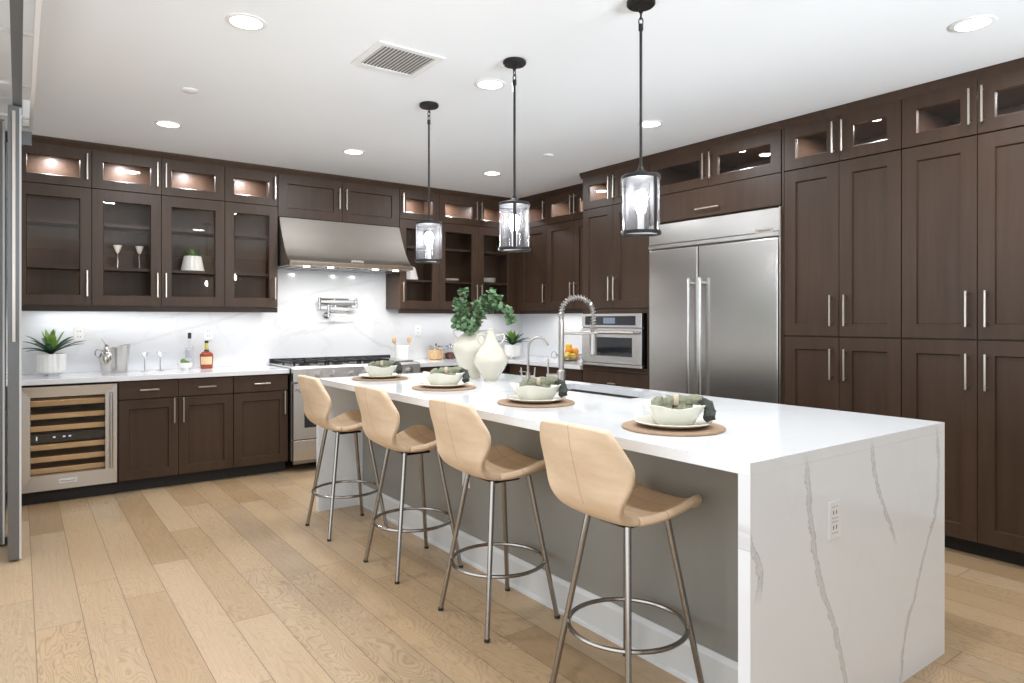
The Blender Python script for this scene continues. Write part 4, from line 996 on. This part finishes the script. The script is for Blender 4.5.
for si, S in enumerate(STEMS):
    C_ = [P3(*q) for q in catmull(S, 8)]
    tube(bs, C_, [0.0035 - 0.002 * k / len(C_) for k in range(len(C_))], 5)
    for k in range(5, len(C_)):
        for rep in range(5):
            d = (C_[k] - C_[k - 1]).normalized(); a = rnd.uniform(0, 6.28); u_, v_ = frame_of(d); out = (math.cos(a) * u_ + math.sin(a) * v_ + d * 0.4).normalized()
            rad = rnd.uniform(0.010, 0.019); cc = C_[k] + out * (rad + 0.010); nrm = (d * 0.6 + Vector((rnd.uniform(-1, 1), rnd.uniform(-1, 1), rnd.uniform(0, 1)))).normalized()
            t1 = (out - nrm * out.dot(nrm)).normalized(); t2 = nrm.cross(t1)
            ctr = bl.verts.new(cc - nrm * 0.003); ring = [bl.verts.new(cc + rad * (math.cos(b_) * t1 * 1.1 + math.sin(b_) * t2)) for b_ in [2 * math.pi * j / 9 for j in range(9)]]
            for j in range(9): bl.faces.new((ctr, ring[j], ring[(j + 1) % 9]))
mesh_obj('stem', bs, 'stem_brown', eu)
lf = mesh_obj('foliage', bl, 'leaf_eucalyptus', eu)

# ------------------------------------------------------------------ potted succulents and the things on the counters
def blade(bm, c, az, length, lean, width, droop, n=7):
    d = Vector((math.cos(az), math.sin(az), 0)); sd = Vector((-d.y, d.x, 0)); rows = []
    for k in range(n + 1):
        s = k / n; x = length * s * math.cos(lean) ; z = length * s * math.sin(lean) - droop * s * s
        w_ = width * (0.55 + 0.9 * s) * (1 - s) ** 0.7 if s < 1 else 0.0005
        p = Vector(c) + d * x + Vector((0, 0, z)); rows.append([bm.verts.new(p - sd * w_ + Vector((0, 0, w_ * .35))), bm.verts.new(p), bm.verts.new(p + sd * w_ + Vector((0, 0, w_ * .35)))])
    for A_, B_ in zip(rows, rows[1:]):
        bm.faces.new((A_[0], A_[1], B_[1], B_[0])); bm.faces.new((A_[1], A_[2], B_[2], B_[1]))
def ribbed_pot(th, c, r, h, feet=True):
    bm = BM(); n = 72
    prof = [(0.55, 0.10), (0.85, 0.11), (0.96, 0.16), (1.0, 0.26), (1.0, 0.97), (0.985, 1.0), (0.93, 1.0), (0.92, 0.93)]
    rings = [[bm.verts.new((c[0] + r * f * (1 + (0.028 * math.cos(18 * 2 * math.pi * k / n) if 0.2 < z < 0.98 and f > 0.95 else 0)) * math.cos(2 * math.pi * k / n), c[1] + r * f * (1 + (0.028 * math.cos(18 * 2 * math.pi * k / n) if 0.2 < z < 0.98 and f > 0.95 else 0)) * math.sin(2 * math.pi * k / n), c[2] + h * z)) for k in range(n)] for f, z in prof]
    for A_, B_ in zip(rings, rings[1:]):
        for k in range(n): bm.faces.new((A_[k], A_[(k + 1) % n], B_[(k + 1) % n], B_[k]))
    bm.faces.new(rings[0][::-1]); mesh_obj('pot', bm, 'white_ceramic', th, ang=60)
    bm = BM(); lathe(bm, [(r * 0.92, h * 0.93), (r * 0.5, h * 0.95), (0.01, h * 0.955)], c, 24, True, True); mesh_obj('soil', bm, 'soil', th)
    if feet:
        for k in range(4):
            a = math.pi * 2 * k / 4 + 0.6; bm = BM(); ball(bm, (c[0] + r * 0.55 * math.cos(a), c[1] + r * 0.55 * math.sin(a), c[2] + h * 0.075), h * 0.075, 1, 1, 1); mesh_obj('foot', bm, 'white_ceramic', th)
def succulent(label, c, r, h, seed, big=1.0):
    th = thing('potted_succulent', label, 'plant', c); ribbed_pot(th, c, r, h); q = random.Random(seed)
    bm = BM(); cc = (c[0], c[1], c[2] + h * 0.97)
    for k in range(17): blade(bm, cc, k * 2.4 + q.uniform(-.2, .2), big * q.uniform(0.14, 0.19), R(q.uniform(22, 55)), 0.019 * big, 0.045 * big)
    o = mesh_obj('outer_leaves', bm, 'leaf_dark', th)
    s = o.modifiers.new('t', 'SOLIDIFY'); s.thickness = 0.002
    bm = BM()
    for k in range(13): blade(bm, cc, k * 2.4, big * q.uniform(0.10, 0.135), R(q.uniform(62, 84)), 0.020 * big, 0.01)
    o = mesh_obj('inner_leaves', bm, 'leaf_lime', th); s = o.modifiers.new('t', 'SOLIDIFY'); s.thickness = 0.002
succulent('spiky succulent in ribbed white pot above the wine cooler', (0.20, 6.215, CT + 0.0005), 0.094, 0.165, 3, 1.55)
succulent('spiky succulent in ribbed white pot in the far corner behind the vases', (4.40, 5.98, CT + 0.0005), 0.088, 0.150, 5, 1.45)

# cocktail shaker
c = (0.55, 6.10, CT + 0.0005); sh = thing('cocktail_shaker', 'polished steel cocktail shaker with curved handle', 'cocktail shaker', c)
bm = BM(); lathe(bm, [(0.030, 0), (0.032, 0.004), (0.036, 0.04), (0.046, 0.10), (0.049, 0.135), (0.044, 0.155), (0.034, 0.168), (0.031, 0.175)], c, 28); mesh_obj('body', bm, 'chrome', sh)
bm = BM(); lathe(bm, [(0.031, 0.175), (0.033, 0.185), (0.024, 0.205), (0.016, 0.215), (0.018, 0.225), (0.010, 0.235)], c, 24); mesh_obj('lid', bm, 'chrome', sh)
bm = BM(); tube(bm, catmull([(c[0] - .030, c[1] - .0, c[2] + .185), (c[0] - .062, c[1], c[2] + .19), (c[0] - .072, c[1], c[2] + .155), (c[0] - .046, c[1], c[2] + .125)], 5), 0.005, 8); tube(bm, [(c[0] - .005, c[1], c[2] + .23), (c[0] - .03, c[1] + .01, c[2] + .275)], 0.0035, 6); mesh_obj('handle', bm, 'chrome', sh)
# ice bucket
c = (0.655, 6.25, CT + 0.0005); bm = BM()
lathe(bm, [(0.056, 0), (0.058, 0.002), (0.079, 0.205), (0.081, 0.21), (0.075, 0.21), (0.055, 0.01), (0.02, 0.008)], c, 32)
for v in bm.verts: v.co.z += max(0, v.co.z - c[2] - 0.15) * (v.co.x - c[0]) * 4.0
o = mesh_obj('ice_bucket', bm, 'steel', loc=c); tag(o, 'slant-rimmed steel ice bucket behind the cocktail shaker', 'ice bucket')

def martini(label, c, h=0.155, r=0.05, white=False):
    th = thing('martini_glass', label, 'glass', c, None)
    bm = BM(); lathe(bm, [(0.036, 0.0), (0.036, 0.002), (0.008, 0.006), (0.0045, 0.015), (0.0045, h * 0.68), (0.006, h * 0.72)], c, 24); mesh_obj('stem', bm, 'chrome', th)
    bm = BM(); lathe(bm, [(0.006, h * 0.715), (r, h), (r - 0.002, h), (0.004, h * 0.735)], c, 28, True, False); mesh_obj('bowl', bm, 'clear_glass', th)
    return th
martini('small martini glass on the counter, the one nearer the steel shaker', (0.835, 6.24, CT + 0.0005)).__setitem__('group', 'martini glasses on the counter')
martini('small martini glass on the counter, the one nearer the bottles', (0.95, 6.24, CT + 0.0005)).__setitem__('group', 'martini glasses on the counter')
# bottles
c = (1.185, 6.30, CT + 0.0005); bt = thing('vodka_bottle', 'tall clear glass bottle with black cap behind the limes', 'bottle', c)
bm = BM(); lathe(bm, [(0.036, 0), (0.038, 0.004), (0.038, 0.185), (0.034, 0.205), (0.016, 0.228), (0.013, 0.24), (0.013, 0.262)], c, 28); mesh_obj('body', bm, 'clear_glass', bt)
bm = BM(); lathe(bm, [(0.0145, 0.262), (0.0145, 0.310), (0.012, 0.313)], c, 20); mesh_obj('cap', bm, 'black_cap', bt)
bm = BM()
for k in range(9):
    pass
bm.free(); bm = BM(); A0 = R(200); rr2 = 0.0385; rows = []
for k in range(13):
    a = A0 + R(90) * k / 12; rows.append([bm.verts.new((c[0] + rr2 * math.cos(a), c[1] + rr2 * math.sin(a), c[2] + z)) for z in (0.10, 0.165)])
for a, b in zip(rows, rows[1:]): bm.faces.new((a[0], b[0], b[1], a[1]))
mesh_obj('label_print', bm, 'label_grey', bt)
c = (1.315, 6.27, CT + 0.0005); cg = thing('cognac_bottle', 'amber cognac bottle with cream label and gold neck', 'bottle', c)
bm = BM(); lathe(bm, [(0.046, 0), (0.049, 0.005), (0.055, 0.10), (0.054, 0.125), (0.036, 0.145), (0.018, 0.152), (0.016, 0.155)], c, 30, rx=1.0, ry=0.62); mesh_obj('body', bm, 'cognac', cg)
bm = BM(); lathe(bm, [(0.016, 0.155), (0.0155, 0.225), (0.0135, 0.23)], c, 20); mesh_obj('neck', bm, 'cork_gold', cg)
bm = BM(); lathe(bm, [(0.0165, 0.222), (0.0165, 0.240), (0.014, 0.243)], c, 20); lathe(bm, [(0.020, 0.150), (0.020, 0.164), (0.017, 0.166)], c, 20); mesh_obj('cap', bm, 'black_cap', cg)
bm = BM(); rows = []
for k in range(13):
    a = R(205) + R(110) * k / 12; rows.append([bm.verts.new((c[0] + f_ * math.cos(a), c[1] + f_ * 0.62 * math.sin(a), c[2] + z)) for f_, z in ((0.0525, 0.038), (0.0562, 0.105))])
for a, b in zip(rows, rows[1:]): bm.faces.new((a[0], b[0], b[1], a[1]))
mesh_obj('label_print', bm, 'label_cream', cg)
c = (1.125, 6.17, CT + 0.0005); bm = BM(); lathe(bm, [(0.026, 0), (0.028, 0.004), (0.026, 0.01), (0.052, 0.032), (0.060, 0.060), (0.061, 0.066), (0.057, 0.066), (0.048, 0.034), (0.02, 0.014)], c, 32)
o = mesh_obj('lime_bowl', bm, 'white_ceramic', loc=c); tag(o, 'small white footed bowl of limes in front of the clear bottle', 'bowl')
for k, (dx, dy, dz) in enumerate([(-0.018, -0.012, 0.062), (0.018, -0.010, 0.060), (0.0, 0.020, 0.064), (-0.012, 0.0, 0.080)]):
    p_ = (c[0] + dx, c[1] + dy, c[2] + dz); bm = BM(); ball(bm, p_, 0.019, 1.15, 1, 1); o = mesh_obj('lime', bm, 'lime_peel', loc=p_)
    tag(o, 'green lime heaped in the small white bowl', 'lime', 'limes in the white bowl')

# outlets on the splash
def outlet(label, F, u, z, slots=True):
    p_ = F(u, z, 0); th = thing('wall_outlet', label, 'outlet', p_)
    bm = BM(); fbox(bm, F, u - 0.036, u + 0.036, z - 0.058, z + 0.058, -0.006, 0.0, 0.002); pl = mesh_obj('cover_plate', bm, 'white_plastic', th, smooth=False)
    bm = BM()
    for s in (-1, 1):
        fbox(bm, F, u - 0.010, u - 0.006, z + s * 0.022 - 0.006, z + s * 0.022 + 0.006, -0.0066, -0.0055); fbox(bm, F, u + 0.006, u + 0.010, z + s * 0.022 - 0.006, z + s * 0.022 + 0.006, -0.0066, -0.0055)
    mesh_obj('slots', bm, 'outlet_hole', pl, smooth=False)
outlet('white outlet on the backsplash by the succulent over the wine cooler', FA(6.4175), 0.392, 1.205)
outlet('white outlet on the backsplash behind the amber bottle', FA(6.4175), 1.360, 1.198)
outlet('white outlet on the backsplash near the wooden spoons', FA(6.4175), 3.455, 1.205)
outlet('white outlet on the side wall backsplash above the fruit bowl', FB(4.8715), 5.62, 1.19)
F3 = FA(IY0)
bm = BM()
for s in (-1, 1):
    fbox(bm, F3, 2.100, 2.104, 0.6775 + s * 0.024 - 0.006, 0.6775 + s * 0.024 + 0.006, -0.0056, -0.0047); fbox(bm, F3, 2.118, 2.122, 0.6775 + s * 0.024 - 0.006, 0.6775 + s * 0.024 + 0.006, -0.0056, -0.0047)
    fbox(bm, F3, 2.092, 2.130, 0.6775 + s * 0.024 - 0.0185, 0.6775 + s * 0.024 - 0.0175, -0.0056, -0.0047); fbox(bm, F3, 2.092, 2.130, 0.6775 + s * 0.024 + 0.0175, 0.6775 + s * 0.024 + 0.0185, -0.0056, -0.0047)
mesh_obj('slots', bm, 'outlet_hole', ol.parent if False else wp, smooth=False)

# utensil crock with spoons
c = (3.198, 6.28, CT + 0.0005); bm = BM(); lathe(bm, [(0.066, 0), (0.070, 0.004), (0.072, 0.155), (0.069, 0.158), (0.066, 0.155), (0.064, 0.012), (0.02, 0.010)], c, 36)
o = mesh_obj('utensil_crock', bm, 'white_ceramic', loc=c); tag(o, 'white ceramic utensil crock on the counter right of the range', 'crock')
for k, (dx, lean) in enumerate(((-0.03, -0.055), (0.03, 0.06))):
    base = (c[0] + dx * 0.3, c[1], c[2] + 0.012); tip = Vector((c[0] + dx + lean, c[1] + 0.01, c[2] + 0.215)); th = thing('wooden_spoon', 'wooden spoon in the white crock, leaning ' + ('toward the range' if k == 0 else 'toward the pasta jar'), 'spoon', base, 'wooden spoons in the crock')
    bm = BM(); cyl(bm, base, tuple(tip), 0.005, 0.006, 10); mesh_obj('shaft', bm, 'wood_light', th)
    bm = BM(); ball(bm, tuple(tip), 0.030, 0.75, 0.35, 1.15); mesh_obj('spoon_bowl', bm, 'wood_light', th)
# jars
def jar(label, c, r, h, fill, fmat):
    th = thing('storage_jar', label, 'jar', c)
    bm = BM(); lathe(bm, [(r * 0.96, 0), (r, 0.004), (r, h * 0.82), (r * 0.82, h * 0.92), (r * 0.8, h)], c, 32, True, False); mesh_obj('body', bm, 'clear_glass', th)
    bm = BM(); lathe(bm, [(r * 0.9, 0.004), (r * 0.94, 0.01), (r * 0.94, fill), (r * 0.5, fill + 0.01), (0.005, fill + 0.012)], c, 28); lumpy(bm, r * 100, 0.003, 80); mesh_obj('contents', bm, fmat, th)
    bm = BM(); lathe(bm, [(r * 0.82, h), (r * 0.86, h + 0.004), (r * 0.86, h + 0.014), (r * 0.4, h + 0.018), (0.008, h + 0.02), (0.012, h + 0.034), (0.006, h + 0.042)], c, 28); mesh_obj('lid', bm, 'chrome', th)
jar('glass storage jar of pasta beside the utensil crock', (3.60, 6.28, CT + 0.0005), 0.088, 0.135, 0.100, 'pasta')
jar('smaller glass jar of dark beans half hidden behind the vases', (3.80, 6.31, CT + 0.0005), 0.066, 0.130, 0.060, 'coffee_beans')

# fruit bowl
c = (4.60, 5.25, CT + 0.0005); fb = thing('fruit_bowl', 'dark wire fruit bowl with looped rim by the wall oven', 'bowl', c)
bm = BM()
def hoop(r, z, t_): tube(bm, [(c[0] + r * math.cos(a), c[1] + r * math.sin(a), c[2] + z) for a in [2 * math.pi * k / 36 for k in range(36)]], t_, 6, closed=True)
hoop(0.080, 0.004, 0.004); hoop(0.115, 0.028, 0.003); hoop(0.150, 0.062, 0.004)
for k in range(14):
    a = 2 * math.pi * k / 14; tube(bm, [(c[0] + r * math.cos(a), c[1] + r * math.sin(a), c[2] + z) for r, z in ((0.01, 0.004), (0.080, 0.004), (0.115, 0.028), (0.150, 0.062))], 0.0025, 5)
mesh_obj('basket', bm, 'steel_dark', fb)
bm = BM(); d_ = Vector((-0.806, 0.592, 0)); tube(bm, [tuple(Vector(c) + d_ * (0.165 + 0.030 * math.cos(a)) + Vector((0, 0, 0.060 + 0.034 * math.sin(a)))) for a in [2 * math.pi * k / 20 for k in range(20)]], 0.0035, 6, closed=True); mesh_obj('loop_handle', bm, 'steel_dark', fb)
FR = [(-0.06, 0.02, 0.048, 'o'), (0.02, 0.06, 0.048, 'l'), (0.06, -0.02, 0.048, 'o'), (-0.02, -0.06, 0.048, 'l'), (0.0, 0.0, 0.052, 'o'), (-0.035, -0.015, 0.105, 'o'), (0.04, 0.03, 0.102, 'l'), (0.03, -0.045, 0.100, 'o'), (-0.075, -0.045, 0.062, 'l'), (0.08, 0.05, 0.062, 'o'), (0.0, 0.02, 0.148, 'l')]
for dx, dy, dz, kd in FR:
    p_ = (c[0] + dx, c[1] + dy, c[2] + dz); bm = BM()
    if kd == 'o':
        ball(bm, p_, 0.038); o = mesh_obj('orange', bm, 'orange_peel', loc=p_); tag(o, 'ripe orange heaped in the wire fruit bowl', 'orange', 'oranges in the fruit bowl')
    else:
        ball(bm, p_, 0.034, 1.2, 1, 1); o = mesh_obj('lemon', bm, 'lemon_peel', loc=p_); tag(o, 'yellow lemon heaped in the wire fruit bowl', 'lemon', 'lemons in the fruit bowl')

# ------------------------------------------------------------------ things inside the wall cabinets
SH1 = 1.722 + 0.0115; SH2 = 2.066 + 0.0115
for k, x in enumerate((0.645, 0.800)):
    c = (x, 6.26, SH1); th = thing('martini_glass', 'white-lined martini glass in the cabinet, ' + ('nearer the left door stile' if k == 0 else 'nearer the door handle'), 'glass', c, 'martini glasses in the wall cabinet')
    bm = BM(); lathe(bm, [(0.034, 0.0), (0.034, 0.002), (0.006, 0.006), (0.004, 0.015), (0.004, 0.125)], c, 20); mesh_obj('stem', bm, 'chrome', th)
    bm = BM(); lathe(bm, [(0.006, 0.125), (0.014, 0.135), (0.032, 0.188), (0.030, 0.188)], c, 24); mesh_obj('bowl', bm, 'white_ceramic', th)
c = (1.20, 6.25, SH1); gp = thing('potted_plant', 'grassy green plant in tapered white pot inside the glass cabinet', 'plant', c)
bm = BM(); lathe(bm, [(0.090, 0), (0.094, 0.004), (0.070, 0.125), (0.068, 0.128), (0.062, 0.125)], c, 36); mesh_obj('pot', bm, 'white_ceramic', gp)
q = random.Random(11); bm = BM()
for k in range(120):
    az = q.uniform(0, 6.283); le = R(q.uniform(5, 78)); ln = q.uniform(0.85, 1.15) * (0.105 + 0.062 * math.cos(le))
    d = Vector((math.cos(az), 0.38 * math.sin(az), 0)); cc = Vector((c[0] + 0.03 * d.x, c[1] + 0.02 * d.y, c[2] + 0.115)); rows = []
    dr = q.uniform(0.02, 0.10)
    for j in range(7):
        s = j / 6; p_ = cc + d * (ln * s * math.cos(le)) + Vector((0, 0, ln * s * math.sin(le) - dr * s * s)); w_ = 0.0055 * (1.02 - s); sd = Vector((-d.y, d.x, 0)).normalized() * w_
        rows.append((bm.verts.new(p_ - sd), bm.verts.new(p_ + sd)))
    for a, b in zip(rows, rows[1:]): bm.faces.new((a[0], a[1], b[1], b[0]))
mesh_obj('foliage', bm, 'leaf_grass', gp)
# white dishes in the corner cabinets
c = (3.27, 6.25, SH1); bm = BM(); lathe(bm, [(0.088, 0.0), (0.090, 0.004), (0.062, 0.118), (0.052, 0.132), (0.047, 0.13), (0.055, 0.11), (0.082, 0.008), (0.03, 0.006)], c, 36)
o = mesh_obj('white_pot', bm, 'white_ceramic', loc=c); tag(o, 'tapered white ceramic pot in the glass cabinet right of the hood', 'pot')
for (x, n_, r_, lab, grp) in ((3.75, 2, 0.105, 'white plate stacked on the cabinet shelf above the eucalyptus', 'white plates behind the eucalyptus'), (4.245, 4, 0.095, 'white dish stacked on the corner cabinet shelf', 'white plates in the corner cabinet')):
    for k in range(n_):
        c = (x, 6.25, SH1 + k * 0.0125); bm = BM(); lathe(bm, [(r_ * 0.6, 0.0), (r_ * 0.7, 0.002), (r_, 0.012), (r_, 0.014), (r_ * 0.98, 0.0145), (r_ * 0.68, 0.006), (r_ * 0.6, 0.0055)], c, 40)
        o = mesh_obj('plate', bm, 'white_ceramic', loc=c); tag(o, lab, 'plate', grp)

# ------------------------------------------------------------------ pendants
def pendant():
    th = thing('pendant_light', 'pendant', 'pendant light', (0, 0, 0), 'pendants over the island')
    zt, zb = 1.930 - CEIL, 1.684 - CEIL; rad = 0.080
    bm = BM(); lathe(bm, [(0.058, 0.0), (0.061, -0.004), (0.061, -0.016), (0.055, -0.022), (0.012, -0.024)], (0, 0, 0), 32); mesh_obj('canopy', bm, 'bronze', th)
    bm = BM()
    for k, z in enumerate((-0.036, -0.062, -0.088)):
        pl = (1, 0) if k % 2 == 0 else (0, 1)
        tube(bm, [(0.009 * math.cos(a) * pl[0], 0.009 * math.cos(a) * pl[1], z + 0.017 * math.sin(a)) for a in [2 * math.pi * j / 14 for j in range(14)]], 0.0028, 6, closed=True)
    mesh_obj('chain', bm, 'bronze', th)
    bm = BM(); cyl(bm, (0, 0, -0.100), (0, 0, zt + 0.03), 0.0065, n=12); lathe(bm, [(0.0105, -0.100), (0.0105, -0.125), (0.007, -0.13)], (0, 0, 0), 12); mesh_obj('rod', bm, 'bronze', th)
    bm = BM(); lathe(bm, [(0.010, zt + 0.045), (0.014, zt + 0.028), (0.030, zt + 0.020), (0.030, zt + 0.012), (rad, zt + 0.006), (rad + 0.004, zt + 0.002), (rad + 0.004, zt - 0.010), (rad - 0.004, zt - 0.010)], (0, 0, 0), 40); mesh_obj('top_cap', bm, 'bronze', th)
    bm = BM(); n = 40; pr = [(rad - 0.010, zb), (rad + 0.006, zb), (rad + 0.006, zb + 0.013), (rad - 0.010, zb + 0.013)]
    rings = [[bm.verts.new((r * math.cos(2 * math.pi * k / n), r * math.sin(2 * math.pi * k / n), z)) for k in range(n)] for r, z in pr]
    for A_, B_ in zip(rings, rings[1:] + rings[:1]):
        for k in range(n): bm.faces.new((A_[k], A_[(k + 1) % n], B_[(k + 1) % n], B_[k]))
    mesh_obj('bottom_ring', bm, 'bronze', th)
    for a in (R(125), R(305)):
        bm = BM(); ca, sa = math.cos(a), math.sin(a)
        prism(bm, [(rad + 0.001, -0.008), (rad + 0.005, -0.008), (rad + 0.005, 0.008), (rad + 0.001, 0.008)], lambda p_, q_, d: (p_ * ca - q_ * sa, p_ * sa + q_ * ca, d), zb + 0.012, zt - 0.009); mesh_obj('strap', bm, 'bronze', th, smooth=False)
    bm = BM(); n = 40
    rings = [[bm.verts.new((r * math.cos(2 * math.pi * k / n), r * math.sin(2 * math.pi * k / n), z)) for k in range(n)] for r, z in ((rad - 0.001, zb + 0.014), (rad - 0.001, zt - 0.010))]
    for k in range(n): bm.faces.new((rings[0][k], rings[0][(k + 1) % n], rings[1][(k + 1) % n], rings[1][k]))
    mesh_obj('glass_shade', bm, 'seeded_glass', th)
    bm = BM(); cyl(bm, (0, 0, zb + 0.01), (0, 0, zb + 0.105), 0.014, n=16); cyl(bm, (-rad, 0, zb + 0.007), (rad, 0, zb + 0.007), 0.004, n=8); mesh_obj('candle_sleeve', bm, 'white_trim', th)
    bm = BM(); lathe(bm, [(0.012, 0), (0.016, 0.012), (0.027, 0.040), (0.028, 0.055), (0.020, 0.075), (0.006, 0.085)], (0, 0, zb + 0.105), 20); mesh_obj('bulb', bm, 'bulb_glow', th)
    return th
pd = pendant()
for i, ((x, y), lab) in enumerate(zip(PEND, ('bronze and glass cylinder pendant farthest from the camera, before the hood', 'bronze and glass cylinder pendant in the middle of the row of three', 'bronze and glass cylinder pendant nearest the camera, before the refrigerator'))):
    o = pd if i == 0 else copy_tree(pd)
    o.location = (x, y, CEIL - 0.0003); o.rotation_euler.z = R((20, -71, -36)[i]); o['label'] = lab

# ------------------------------------------------------------------ ceiling fittings
NAMES = ['largest recessed ceiling light, at the upper left of the picture', 'recessed ceiling light behind the middle pendant', 'recessed ceiling light beside the rod of the nearest pendant', 'recessed ceiling light above the double glass wall cabinet', 'recessed ceiling light above the range hood', 'recessed ceiling light above the corner cabinets', 'recessed ceiling light nearest the pantry, top right of the picture']
for (x, y), lab in zip(CANS, NAMES):
    th = thing('ceiling_light', lab, 'ceiling light', (x, y, CEIL), 'recessed ceiling lights')
    bm = BM(); lathe(bm, [(0.070, -0.006), (0.088, -0.004), (0.090, -0.0005), (0.070, -0.0005)], (x, y, CEIL), 40, False, False); mesh_obj('trim_ring', bm, 'vent_white', th)
    bm = BM(); lathe(bm, [(0.070, -0.0045), (0.070, -0.001)], (x, y, CEIL), 36); mesh_obj('diffuser', bm, 'lamp_disc', th)
for (x, y), lab in (((0.82, 4.349), 'small white disc on the ceiling above the left wall cabinets'), ((3.534, 4.309), 'small white disc on the ceiling above the oven tower side')):
    bm = BM(); lathe(bm, [(0.046, -0.0005), (0.046, -0.006), (0.040, -0.010), (0.012, -0.012)], (x, y, CEIL), 32); o = mesh_obj('sprinkler_cover', bm, 'vent_white', loc=(x, y, CEIL)); tag(o, lab, 'sprinkler cover')
vt = thing('ceiling_vent', 'white rectangular air vent grille in the ceiling', 'vent', (1.606, 3.202, CEIL))
vx0, vx1, vy0, vy1 = 1.455, 1.755, 3.060, 3.345
bm = BM(); z0 = CEIL - 0.008; z1 = CEIL - 0.0004; m_ = 0.035
box(bm, vx0 - m_, vx1 + m_, vy0 - m_, vy0, z0, z1); box(bm, vx0 - m_, vx1 + m_, vy1, vy1 + m_, z0, z1); box(bm, vx0 - m_, vx0, vy0, vy1, z0, z1); box(bm, vx1, vx1 + m_, vy0, vy1, z0, z1); mesh_obj('frame', bm, 'vent_white', vt, smooth=False)
bm = BM(); box(bm, vx0, vx1, vy0, vy1, CEIL - 0.002, CEIL - 0.0004); mesh_obj('backing', bm, 'vent_dark', vt, smooth=False)
bm = BM(); ns = 15
for k in range(ns):
    x = vx0 + (k + 0.5) * (vx1 - vx0) / ns; prism(bm, [(x - 0.006, CEIL - 0.008), (x - 0.001, CEIL - 0.008), (x + 0.006, CEIL - 0.0025), (x + 0.002, CEIL - 0.0025)], lambda a, b, d: (a, d, b), vy0, vy1)
o = mesh_obj('louvers', bm, 'vent_white', vt, smooth=False)

# ------------------------------------------------------------------ sliding glass doors at the left picture edge
def fold_door(label, y, xe, w_, zt, ang, wid=0.058, deep=0.045):
    th = thing('sliding_glass_door', label, 'door', (xe, y, 0)); c_, s_ = math.cos(ang), math.sin(ang)
    f = lambda a, b, z: (xe - a * c_ - b * s_, y - a * s_ + b * c_, z)     # a: away from the free edge, b: depth
    def bx(bm, a0, a1, z0, z1, b0=-deep / 2, b1=deep / 2): prism(bm, [(a0, b0), (a1, b0), (a1, b1), (a0, b1)], lambda p_, q_, d: f(p_, q_, d), z0, z1)
    bm = BM(); bx(bm, 0, wid, 0.012, zt); bx(bm, w_ - wid, w_, 0.012, zt); bx(bm, wid, w_ - wid, 0.012, 0.10); bx(bm, wid, w_ - wid, zt - 0.07, zt)
    mesh_obj('frame', bm, 'door_aluminium', th, smooth=False)
    bm = BM(); bx(bm, wid - 0.004, w_ - wid + 0.004, 0.10, zt - 0.07, -0.006, 0.006); mesh_obj('glass_pane', bm, 'door_glass', th, smooth=False)
    bm = BM(); bx(bm, -0.030, -0.016, 1.20, 2.45, -0.010, 0.004); bx(bm, -0.016, 0.0, 1.24, 1.26, -0.008, 0.002); bx(bm, -0.016, 0.0, 2.36, 2.38, -0.008, 0.002); mesh_obj('pull_handle', bm, 'nickel', th, smooth=False)
    bm = BM(); bx(bm, -0.003, 0.004, 0.014, zt - 0.01, deep / 2 - 0.009, deep / 2 + 0.0005); mesh_obj('edge_highlight', bm, 'white_trim', th, smooth=False)  # pale strip paints the bright reflection along the aluminium edge
fold_door('aluminium-framed sliding glass door at the left picture edge', 4.55, -0.018, 0.56, 2.485, R(-90), 0.07, 0.060)
fold_door('aluminium-framed sliding glass door at the far left, behind the first leaf', 4.90, -0.096, 0.56, 2.485, R(-90), 0.07, 0.060)
tr = thing('door_track', 'overhead aluminium track frame of the sliding doors under the ceiling', 'door track', (0.0, 3.2, 2.5))
bm = BM(); box(bm, -0.027, 0.014, 1.2, 4.60, 2.490, 2.555); mesh_obj('inner_rail', bm, 'door_aluminium_dark', tr, smooth=False)
bm = BM(); box(bm, 0.051, 0.069, 1.2, 5.19, 2.490, 2.52); o = mesh_obj('outer_rail', bm, 'vent_white', tr, smooth=False)
for y in (3.50, 4.28, 4.96):
    bm = BM(); box(bm, -0.215, 0.062, y, y + 0.018, 2.5205, 2.535); mesh_obj('crossbar', bm, 'vent_white', tr, smooth=False)
bm = BM(); box(bm, -0.053, 0.066, 5.15, 5.19, 2.405, 2.490); mesh_obj('end_block', bm, 'door_aluminium', tr, smooth=False)
bm = BM(); box(bm, 0.02, 0.066, 5.15, 5.19, 2.5205, CEIL - 0.0003); mesh_obj('hanger', bm, 'vent_white', tr, smooth=False)
